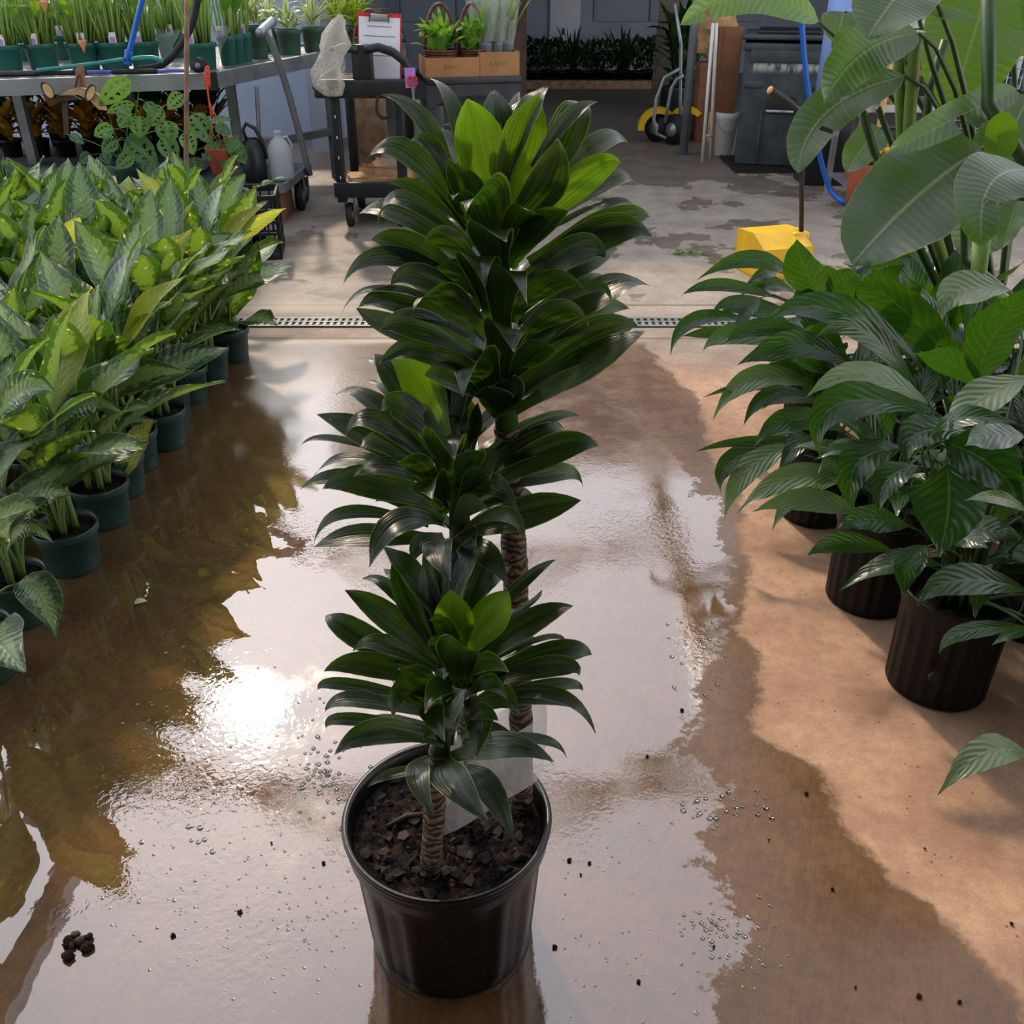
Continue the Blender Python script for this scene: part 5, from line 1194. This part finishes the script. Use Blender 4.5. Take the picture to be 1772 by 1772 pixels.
def carton(u0, u1, v0, v1, h, lab):
    p = on_table((u0+u1)/2, (v0+v1)/2); t = thing('cardboard_tray', p, lab, 'box', rz=ang); x, y = u1-u0, v1-v0
    MB().box((0, 0, .004), (x, y, .008)).build('base', M['card'], t)
    for sy_ in (-1, 1): MB().box((0, sy_*y/2, h/2), (x, .006, h)).build('side', M['card'], t)
    for sx_ in (-1, 1): MB().box((sx_*x/2, 0, h/2), (.006, y, h)).build('end', M['card'], t)
    rg = random.Random(int(u0*100))
    mk = MB()
    for k in range(7): mk.bar((-.05+k*.016+rg.uniform(-.004, .004), -y/2-.0035, h*.5-.012), (-.05+k*.016+rg.uniform(-.008, .008), -y/2-.0035, h*.5+.014), .004, .001, (0, 1, 0))
    mk.build('scribble', M['moss'], t)
    return p
carton(.0, WL*.56, .03, .3, .105, 'long low cardboard tray under the wicker baskets'); carton(WL*.57, WL-.01, .03, .32, .13, 'open cardboard tray holding the sleeved grey pots')
def basket(u, v, lab, r, seed, mats, at=None):
    p = at or on_table(u, v)+V((0, 0, .0085)); t = thing('planted_basket', p, lab, 'basket')
    mb = MB()
    for k in range(9): mb.tube([V(((r*(.85+.02*k))*math.cos(a)*1.15, (r*(.85+.02*k))*math.sin(a), .012+k*.014)) for a in [2*math.pi*j/24+.13*k for j in range(25)]], .009, 5)
    mb.build('wicker_bowl', M['wicker'], t)
    MB().tube([V((r*1.12*math.cos(a), 0, .11+.26*math.sin(a))) for a in [math.pi*k/16 for k in range(17)]], .011, 7).build('handle', M['wicker'], t)
    soil_mesh(r*1.02, .115, seed, 20, .01, 5).build('moss', M['moss'], t)
    foliage(t, 44, 0, (.09, .16), (.05, .075), M[mats], (0, 0, .11), seed, (5, 80), 'oval', hr=(0, .10), spread=.07)
    foliage(t, 10, 0, (.18, .26), (.02, .035), M['calla'], (.02, .04, .11), seed+9, (45, 85), 'strap', hr=(0, .05), spread=.05)
basket(.115, .165, 'planted wicker basket with a tall hoop handle behind the bottle', .085, 401, 'basketleaf'); basket(.305, .165, 'planted wicker basket with mossy top next to the sleeved pots', .07, 402, 'basketleaf')
basket(0, 0, 'planted wicker basket with a dark hoop handle behind the clipboard', .10, 403, 'darkleaf', V((ucx+.0, AY+.5, TZ+.0105)))
for i, (u, v) in enumerate(((WL*.66, .18), (WL*.80, .2), (WL*.92, .2))):
    p = on_table(u, v)+V((0, 0, .0085)); r_ = (.05, .045, .038)[i]
    t = thing('sleeved_plant', p, 'plant in a clear plastic sleeve and grey pot, '+('next to the mossy basket', 'between two other sleeved plants', 'at the outer tray end')[i], 'plant', 'sleeved plants in the cardboard tray')
    MB().lathe([(r_*.75, 0), (r_*.8, .003), (r_*.96, .14), (r_, .145), (r_, .165), (r_*.95, .165)], 22).build('pot', M['greypot'], t)
    n = 20; vs = []
    for k in range(8):
        for j in range(n):
            a = 2*math.pi*j/n; q = r_*(1.0+.22*k)*(1+.07*math.sin(5*a+k*1.2)); vs.append((q*math.cos(a), q*math.sin(a)*.8, .15+k*.05))
    o = MB().add(vs, [(k*n+j, k*n+(j+1) % n, (k+1)*n+(j+1) % n, (k+1)*n+j) for k in range(7) for j in range(n)]).build('plastic_sleeve', M['film'], t)
    foliage(t, 12, 0, (.22, .32), (.015, .03), M['calla'], (0, 0, .16), 420+i, (62, 86), 'strap', hr=(0, .02), spread=.02)

# ================================================================== BACKGROUND RIGHT AND THE SHED
# hedge of potted shrubs in the dark
kb_ = MB().box((.95, 12.9, .045), (2.4, .12, .09)).build('planter_kerb', M['wood_d']); tag(kb_, 'low timber kerb in front of the dark shrubs', 'kerb')
rg = random.Random(77)
for i in range(12):
    x = -.02+i*.16; y = 13.25+(.14 if i % 2 else 0); t = thing('potted_shrub', (x, y, 0), 'dark green potted shrub in the row behind the timber kerb', 'plant', 'shrubs behind the timber kerb')
    small_pot(t, .1, .16, M['blackpot2'], 18, i)
    if i in (5, 9): foliage(t, 40, 0, (.3, .55), (.03, .045), M['darkleaf'], (0, 0, .15), 500+i, (30, 85), 'strap', hr=(0, .05), single=True)
    else: foliage(t, 110, 0, (.07, .14), (.03, .06), M['darkleaf'], (0, 0, .16), 500+i, (0, 80), 'oval', hr=(0, .32), spread=.16, single=True)
for i, (px, py, Y, sz) in enumerate(((1122, 160, 10.45, 1.0), (1150, 165, 10.95, 1.2))):
    g = at_z(px, py); t = thing('tall_shrub', (g.x, Y, 0), 'tall dark broad-leaved plant in the shed doorway', 'plant', 'tall plants in the shed')
    MB().lathe([(.12, 0), (.125, .005), (.15, .28), (.155, .3), (.14, .3), (.13, .26)], 20).build('pot', M['black'], t)
    foliage(t, 46, 0, (.25, .4), (.07, .11), M['darkleaf'], (0, 0, .3), 540+i, (10, 85), 'peace', hr=(0, .5*sz), spread=.1)
# leaning lath bundle
for i in range(9):
    x = at_y(1132+i*4.5, 60, 11.4).x; tag(MB().bar((0, 0, 0), (.1, .25, 1.9), .022, .012).build('wooden_lath', M['lath'], None, (x, 11.3, .0)), 'tall thin wooden lath leaning in the shed doorway', 'lath', 'laths leaning in the shed doorway')
# hand truck
HY = 8.95; g = at_z(1160, 251)
ht = thing('hand_truck', (g.x, HY, 0), 'hand truck with grey tubes, black wheels and yellow fender', 'hand truck')
Z3b = (860, 0, 3.281)
def hp(a, b, Y=HY): return at_y(*zc(a, b, Z3b), Y)-ht.location
for cx_, cy_, Y, r_ in ((905, 715, HY+.15, .12), (1000, 745, HY, .125)):
    c = hp(cx_, cy_, Y); c.z = r_
    wl = MB().tube([(-.02, -.02, 0), (.03, .02, 0)], r_, 26).build('wheel', M['rubber'], ht, c); MB().tube([(-.028, -.026, 0), (.03, .025, 0)], r_*.45, 16).build('hub', M['galv'], wl)
for rows, Y in (([(960, 785), (905, 760), (890, 680), (905, 560), (950, 440), (1040, 388)], HY-.08), ([(955, 700), (970, 600), (990, 500), (1020, 450), (1060, 425)], HY-.02), ([(1045, 780), (1040, 560), (1045, 250), (1010, 20)], HY+.02)):
    P = [hp(a, b, Y) for a, b in rows]; MB().tube(P, .015, 8).build('frame_tube', M['galv'], ht)
fc = hp(912, 720, HY+.1)
for dx_, nm in ((0, 'fender'), (.26, 'fender')):
    arc = [(.175*math.cos(q), .175*math.sin(q)) for q in [R(185-10*k) for k in range(15)]]+[(.125*math.cos(q), .125*math.sin(q)) for q in [R(45+10*k) for k in range(15)]]
    MB().prism([V((fc.x+dx_+a, fc.y-.05+dx_*.2, .12+b)) for a, b in arc], (0, 0, 0), (0, .09, 0)).build(nm, M['yellow'], ht)
# brown box with crumpled kraft paper
g = at_z(1212, 245); bx_ = thing('cardboard_box', (g.x+.07, 9.2, 0), 'tall dark brown cardboard box under crumpled kraft paper', 'box')
MB().box((0, 0, .32), (.26, .24, .64), bev=.006).build('body', M['card_d'], bx_); MB().box((0, -.122, .32), (.04, .002, .64)).build('tape_strip', M['kraft'], bx_)
mb = MB(); rg = random.Random(15)
mb.blob((0, 0, .22), .2, 3, .32, 3, 1.05); mb.v = [(p[0]*.75+rg.uniform(-.014, .014), p[1]*.7+rg.uniform(-.014, .014), max(.0, p[2]+rg.uniform(-.012, .012))) for p in mb.v]; mb.sm = [False]*len(mb.f)
tag(mb.build('kraft_paper', M['kraft'], None, (g.x+.08, 9.17, .645)), 'crumpled kraft paper heaped on the tall brown box', 'paper')
# folding stand, bucket, flattened boxes
fs = thing('folding_stand', (at_z(1222, 262).x, 8.2, 0), 'pale thin-legged folding stand beside the grey bin', 'stand')
fo = fs.location
for a, b, yb, yt in (((1217, 262), (1234, 40), 8.16, 8.26), ((1231, 258), (1240, 40), 8.30, 8.26)):
    P_ = V((at_y(a[0], a[1], yb).x, yb, 0)); q_ = at_y(b[0], b[1], yt); MB().tube([P_-fo, q_-fo], .014, 8).build('leg', M['white'], fs)
MB().tube([at_y(1222, 235, 8.2)-fo, at_y(1233, 235, 8.28)-fo], .009, 8).build('crossbar', M['white'], fs)
bY = 8.46; bk = thing('plastic_bucket', (at_y(1252, 268, bY).x, bY, 0), 'white plastic bucket beside the grey bin', 'bucket')
MB().lathe([(.075, 0), (.08, .004), (.093, .28), (.098, .285), (.098, .33), (.093, .335), (.089, .33), (.083, .2)], 28).build('body', M['white'], bk)
MB().tube([V((.1*math.cos(a), -.1*abs(math.sin(a))-.004, .31-.12*math.sin(a))) for a in [math.pi*k/12 for k in range(13)]], .003, 6).build('bail', M['galv'], bk)
for i, (a, b) in enumerate(((1228, 1246), (1236, 1256), (1244, 1268))):
    Y = 8.50-.035*i; x0, x1 = at_y(a, 190, Y).x, at_y(b, 190, Y).x; z0, z1 = .337, at_y(a, 46, Y).z
    tag(MB().box((0, 0, (z1-z0)/2), (x1-x0+.03, .022, z1-z0), (0, .0, -.2), .003).build('flattened_carton', M['card_d'], None, ((x0+x1)/2, Y, z0)), 'flattened brown carton standing on the white bucket', 'carton', 'flattened cartons on the bucket')
# wheeled bin
BY = 7.85; b0, b1 = at_y(1268, 288, BY), at_y(1414, 288, BY)
bn = thing('wheeled_bin', ((b0.x+b1.x)/2, BY, .024), 'tall charcoal wheeled rubbish bin with scuffed front on the ribbed mat', 'bin', rz=-.25)
BW = b1.x-b0.x; BH = at_y(1340, 58, BY).z-.024
def taper(z, wt_, wb_, yb0, yb1, yt0, yt1): t_ = z/BH; return (wb_+(wt_-wb_)*t_)/2, yb0+(yt0-yb0)*t_, yb1+(yt1-yb1)*t_
s = NT('scuffed_bin_plastic'); tc = s.n('TexCoord').outputs['Object']; sp = s.n('SeparateXYZ'); s.t.links.new(tc, sp.inputs[0])
band = s.math('MULTIPLY', s.ramp(sp.outputs[2], BH*.70, BH*.76), s.ramp(sp.outputs[2], BH*.84, BH*.80)); band = s.math('MULTIPLY', band, s.ramp(s.math('ABSOLUTE', sp.outputs[0]), BW*.42, BW*.36))
scf = s.math('MULTIPLY', s.ramp(s.noise(s.scalev(tc, (26, 26, 7)), 1, 4, .7), .36, .54), band)
bc = s.mix(s.ramp(s.noise(tc, 6, 4), .3, .7), lin((56, 64, 68)), lin((78, 87, 91))); bc = s.mix(scf, bc, lin((196, 196, 190)))
p = s.n('BsdfPrincipled', i_Base_Color=bc, i_Roughness=.55); M['bin_scuff'] = s.surf(p)
mb = MB()
def ring(z):
    x, y0, y1 = taper(z, BW*1.0, BW*.95, .04, BW*.72, 0, BW*.84); return [V((-x, y0, z)), V((x, y0, z)), V((x, y1, z)), V((-x, y1, z))]
def quadshell(zs, mb):
    rs = [ring(z) for z in zs]
    for a, b in zip(rs, rs[1:]): mb.add(a+b, [(i, (i+1) % 4, 4+(i+1) % 4, 4+i) for i in range(4)], False)
quadshell([0, BH*.93], mb); mb.add(ring(0), [(3, 2, 1, 0)], False); mb.add(ring(BH*.93), [(0, 1, 2, 3)], False)
body = mb.build('body', M['bin_scuff'], bn)
MB().box((0, BW*.42, BH*.90), (BW*1.04, BW*.88, BH*.06), bev=.012).build('rim', M['binm'], bn)
MB().box((0, BW*.42, BH*.97), (BW*1.08, BW*.92, .035), bev=.014).build('lid', M['binm'], bn)
MB().box((-.02, BW*.4, BH*.97+.028), (BW*.7, BW*.6, .03), bev=.012).build('lid_crown', M['black'], bn)
MB().box((0, .006, BH*.84), (BW*.86, .035, BH*.11), bev=.01).build('front_band', M['binm'], bn)
MB().box((-.02, .018, BH*.47), (BW*.32, .02, BH*.13), bev=.004).build('lift_pocket', M['black'], bn)
MB().tube([(-.02-BW*.155, .004, BH*.425), (-.02+BW*.155, .004, BH*.425)], .011, 10).build('lift_bar', M['alu'], bn)
for sx_ in (-1, 1): MB().box((-.02+sx_*BW*.2, .016, BH*.22), (.02, .03, BH*.42), bev=.006).build('front_rib', M['binm'], bn)
MB().box((-BW*.36, .02, BH*.62), (BW*.22, .03, .05), bev=.01).build('shoulder', M['binm'], bn); MB().box((BW*.34, .02, BH*.62), (BW*.22, .03, .05), bev=.01).build('shoulder', M['binm'], bn)
m0, m1, m2 = at_z(1236, 272), at_z(1272, 300), at_z(1490, 302)
mt = thing('rubber_mat', (m1.x, m1.y, 0), 'ribbed black rubber mat under the wheeled bin', 'mat')
mx, my = m2.x-m1.x, m0.y-m1.y+.0
MB().box((mx/2, my/2, .006), (mx, my, .012), bev=.003).build('mat_base', M['rubber'], mt)
rb_ = MB().box((0, 0, 0), (.018, my*.96, .009)).mesh('rib'); nrb = int(mx/.04)
for i in range(nrb): link('rib', rb_, M['rubber'], mt, (.02+i*.04, my/2, .0165))
# blue hose, roll of pale blue sheet
px_tube([(1378, -60), (1386, 20), (1393, 110), (1404, 190), (1420, 275), (1438, 330), (1462, 352)], [6.7, 6.7, 6.7, 6.7, 6.68, 6.62, 6.5], .018, 'hose', M['blue'], None, 'bright blue hose hanging down in front of the bin', 'hose')
g = at_y(1436, 180, 7.38); fr = thing('foam_roll', (g.x, 7.38, .52), 'upright roll of pale blue sheet behind the drooping leaf', 'roll')
MB().tube([(0, 0, 0), (0, 0, .95)], .115, 26).build('outer_wrap', M['lblue'], fr); MB().tube([(0, 0, .93), (0, 0, .955)], .05, 16).build('core', M['card'], fr)
t = thing('storage_box', (g.x, 7.38, 0), 'dark lidded storage box carrying the pale blue roll', 'box'); MB().box((0, 0, .245), (.3, .3, .49), bev=.01).build('body', M['black'], t); MB().box((0, 0, .505), (.32, .32, .03), bev=.008).build('lid', M['cart'], t)
# wire rack with odds and ends
r0 = at_z(1448, 345); rk = thing('wire_rack', (r0.x, 6.55, 0), 'aluminium shelf rack with wire mesh side behind the bird of paradise', 'rack')
RX, RD, RH = 1.15, .5, 1.15
for x in (0, RX):
    for y in (0, RD): MB().bar((x, y, 0), (x, y, RH), .035, .035).build('post', M['alu'], rk)
for z in (.12, .62, 1.1):
    MB().box((RX/2, RD/2, z), (RX, RD, .02)).build('shelf', M['alu'], rk); MB().box((RX/2, -.01, z), (RX, .02, .045)).build('shelf_edge', M['alu'], rk)
mb = MB()
for k in range(12): mb.tube([(.45+k*.045, -.015, .15), (.45+k*.045, -.015, 1.1)], .004, 5)
for k in range(20): mb.tube([(.45, -.015, .15+k*.05), (.95, -.015, .15+k*.05)], .004, 5)
mb.build('wire_mesh', M['galv'], rk)
ro = rk.location
MB().box((0, 0, .0), (.001,)*3) 
def onrack(x, y, z): return (ro.x+x, ro.y+y, z)
t = thing('cardboard_box', onrack(.22, .25, .63), 'cardboard box on the middle shelf of the wire rack', 'box'); MB().box((0, 0, .1), (.3, .26, .2), bev=.004).build('body', M['card'], t); MB().box((0, -.132, .1), (.05, .002, .2)).build('tape_strip', M['kraft'], t)
t = thing('cardboard_box', onrack(.24, .24, .13), 'cardboard box on the bottom shelf of the wire rack', 'box'); MB().box((0, 0, .13), (.34, .3, .26), bev=.004).build('body', M['card_d'], t); MB().box((0, -.152, .13), (.05, .002, .26)).build('tape_strip', M['kraft'], t)
g = at_y(1508, 215, 6.42); t = thing('flower_pot', (g.x-.02, 6.33, 0), 'pot of bright yellow flowers in front of the wire rack', 'plant')
MB().lathe([(.07, 0), (.075, .004), (.1, .3), (.105, .33), (.095, .33), (.09, .28)], 22).build('pot', M['terra'], t)
for k in range(14):
    a = k*2.4; q = .02+.007*k; MB().blob((q*math.cos(a), q*math.sin(a), .38+.05*math.cos(q*9)), .022, k, .3, 1).build('flower', M['yellowfl'] if k % 4 else M['red'], t)
MB().blob((0, 0, .34), .08, 2, .3, 2, .7).build('foliage', M['darkleaf'], t)
a, b = at_y(1545, 85, 6.48), at_y(1519, 235, 6.48); dd_ = (b-a).normalized(); ft = b+dd_*((b.z)/-dd_.z)
tag(MB().tube([V((0, 0, 0)), a-ft], .018, 10).build('broom_stick', M['wood'], None, (ft.x, ft.y, 0)), 'brown wooden broom stick leaning on the wire rack', 'stick')
a, b = at_y(1500, 288, 6.2), at_y(1494, 348, 6.2); g = V((b.x, 6.2, 0)); tag(MB().tube([V((0, 0, 0)), V((.04, .1, .42))], .012, 8).build('yellow_handle', M['yellow'], None, g), 'short yellow tool handle leaning at the rack foot', 'handle')
tag(MB().tube([V((0, 0, 0)), V((.16, .12, .5))], .014, 8).build('grey_handle', M['alu'], None, g+V((.03, -.06, 0))), 'pale grey tool handle leaning at the rack foot', 'handle')
# lobby dustpan
dp_ = at_z(1313, 487); DY = dp_.y; dn = thing('lobby_dustpan', (dp_.x, DY, 0), 'yellow long-handled dustpan with bent black handle on the wet floor', 'dustpan', rz=.30)
DW, DD, DH = .30, .27, .20
P = [(0, 0, .0), (0, DD, 0), (0, DD, DH*1.05), (0, DD*.45, DH*1.1), (0, .0, DH*.80)]
for x, nm in ((0, 'side_wall'), (DW-.008, 'side_wall')): MB().prism([V(q)+V((x, 0, 0)) for q in P], (0, 0, 0), (.008, 0, 0)).build(nm, M['yellow'], dn)
MB().box((DW/2, DD/2, .004), (DW, DD, .008)).build('floor_plate', M['yellow'], dn); MB().box((DW/2, DD, DH*.52), (DW, .008, DH*1.05)).build('back_wall', M['yellow'], dn)
mb = MB(); mb.add([(0, 0, DH*.8), (DW, 0, DH*.8), (DW, DD*.45, DH*1.1), (0, DD*.45, DH*1.1), (0, DD, DH*1.05), (DW, DD, DH*1.05), (0, -.002, DH*.05), (DW, -.002, DH*.05)], [(0, 1, 2, 3), (3, 2, 5, 4), (6, 7, 1, 0)], False); mb.build('hood', M['yellow'], dn)
s1 = at_y(1388, 402, DY+.18); inv = dn.matrix_world.inverted() if False else Matrix.Rotation(-.30, 4, 'Z')
loc = lambda p: inv@(p-dn.location)
MB().box(tuple(loc(s1)+V((-.01, 0, -.03))), (.09, .05, .07), bev=.01).build('socket', M['yellow'], dn)
s2_, s3_, s4_ = at_y(1388, 215, DY+.2), at_y(1380, 188, DY+.2), at_y(1333, 156, DY+.12)
MB().tube([loc(s1)+V((0, 0, -.03)), loc(s2_), loc(s3_), loc(s3_.lerp(s4_, .4))], .013, 10).build('shaft', M['black'], dn)
gp = [loc(s3_.lerp(s4_, .2+.8*k/12)) for k in range(13)]
MB().tube(gp, [.017+.0025*(k % 2) for k in range(13)], 12).build('grip', M['rubber'], dn); MB().tube([loc(s4_), loc(s4_+(s4_-s3_)*.02)], .019, 12).build('grip_cap', M['kraft'], dn)

# ================================================================== SMALL THINGS ON THE FLOOR
g = at_z(1195, 441); t = thing('fallen_sprig', (g.x, g.y, 0), 'small green leafy sprig lying on the concrete near the dustpan', 'sprig')
MB().tube([(-.1, 0, .006), (-.03, .01, .01), (.04, -.01, .008), (.1, -.03, .005)], .003, 5).build('stem', M['stem_g'], t)
for k in range(8):
    B = V((-.09+.024*k, .01*math.sin(k), .01)); a = k*2.1; d = V((math.cos(a), math.sin(a), .35)); link('leaf', leaf_mesh('leaf', B, B+d*.025+V((0, 0, .012)), B+d*.05, .03, 'oval', V((-d.y, d.x, 0)), nL=6, nW=4), M['basketleaf'], t, B)
g = at_z(233, 1047); link_ = link('fallen_petal', leaf_mesh('leaf', (0, 0, .004), (.012, .004, .016), (.03, .012, .004), .02, 'oval', (-.3, 1, .2), nL=8, nW=4), M['petal'], None, (g.x, g.y, .004)); tag(link_, 'pale fallen petal lying on the wet brown floor', 'petal')
g = at_z(137, 1640); t = thing('debris_clump', (g.x, g.y, 0), 'wet dark clump of soil debris sitting in the puddle', 'debris'); rg = random.Random(3)
for k in range(12): MB().blob((rg.uniform(-.025, .025), rg.uniform(-.02, .02), .006), rg.uniform(.005, .011), k, .3, 2, .8).build('crumb', M['soil'] if k % 3 else M['brownstem'], t)
crumbs = [(368, 938), (1105, 1700), (985, 1490), (1005, 1515), (1120, 1310), (960, 1640), (1330, 1455), (1440, 1540), (1590, 1725), (1480, 1710), (1660, 1735), (1395, 1375), (1600, 1470), (560, 1495), (415, 1580), (470, 1460), (1020, 1495), (300, 1620), (60, 1265), (1750, 1600), (1180, 1230), (1235, 1640)]
for k, (a, b) in enumerate(crumbs):
    g = at_z(a, b); tag(MB().blob((0, 0, .003), (.004+.003*(k % 3)*.6)*.6, k, .25, 2, .7).build('soil_crumb', M['soil'], None, (g.x, g.y, 0)), 'tiny dark soil crumb lying on the floor', 'crumb', 'soil crumbs on the floor')
# bubbles on the puddle: nobody could count them
s = NT('water_bubble'); p = s.n('BsdfGlossy', i_Roughness=.03, i_Color=(.9, .9, .9, 1)); tb = s.n('BsdfTransparent', i_Color=(.96, .96, .95, 1)); fz = s.n('Fresnel', i_0=1.5)
mx_ = s.n('MixShader'); s.t.links.new(s.math('MULTIPLY', fz.outputs[0], .8), mx_.inputs[0]); s.t.links.new(tb.outputs[0], mx_.inputs[1]); s.t.links.new(p.outputs[0], mx_.inputs[2]); M['bubble'] = s.surf(mx_)
mb = MB(); rg = random.Random(9)
def bub(px, py, rpx):
    g = at_z(px, py); r_ = rpx*mpp(g)
    mb.lathe([(r_, .0005), (r_*.92, r_*.38), (r_*.7, r_*.68), (r_*.38, r_*.88), (.00001, r_*.95)], 10, (g.x, g.y, 0))
for (cx_, cy_, sx_, sy_, n_, r0_, r1_) in ((340, 1460, 60, 40, 10, 2, 7), (560, 1345, 40, 60, 90, 2, 5), (640, 1600, 0, 0, 0, 1, 2), (520, 1600, 90, 120, 90, 1.2, 3), (400, 1560, 120, 120, 60, 1, 2.5), (1245, 1400, 60, 22, 40, 2, 6), (1230, 1610, 50, 40, 40, 2, 5), (1270, 1650, 50, 60, 40, 1.5, 4), (1210, 1160, 50, 60, 30, 1.5, 4), (300, 1240, 60, 70, 40, 1, 3), (250, 1560, 80, 80, 30, 1.5, 4), (450, 1240, 90, 60, 40, 1, 3), (1060, 1600, 80, 130, 50, 1, 2.5)):
    for k in range(n_): bub(rg.gauss(cx_, sx_*.7), rg.gauss(cy_, sy_*.7), rg.uniform(r0_, r1_))
ob = mb.build('water_bubbles', M['bubble']); tag(ob, 'scattered clear bubbles floating on the puddle', 'bubbles', kind='stuff')
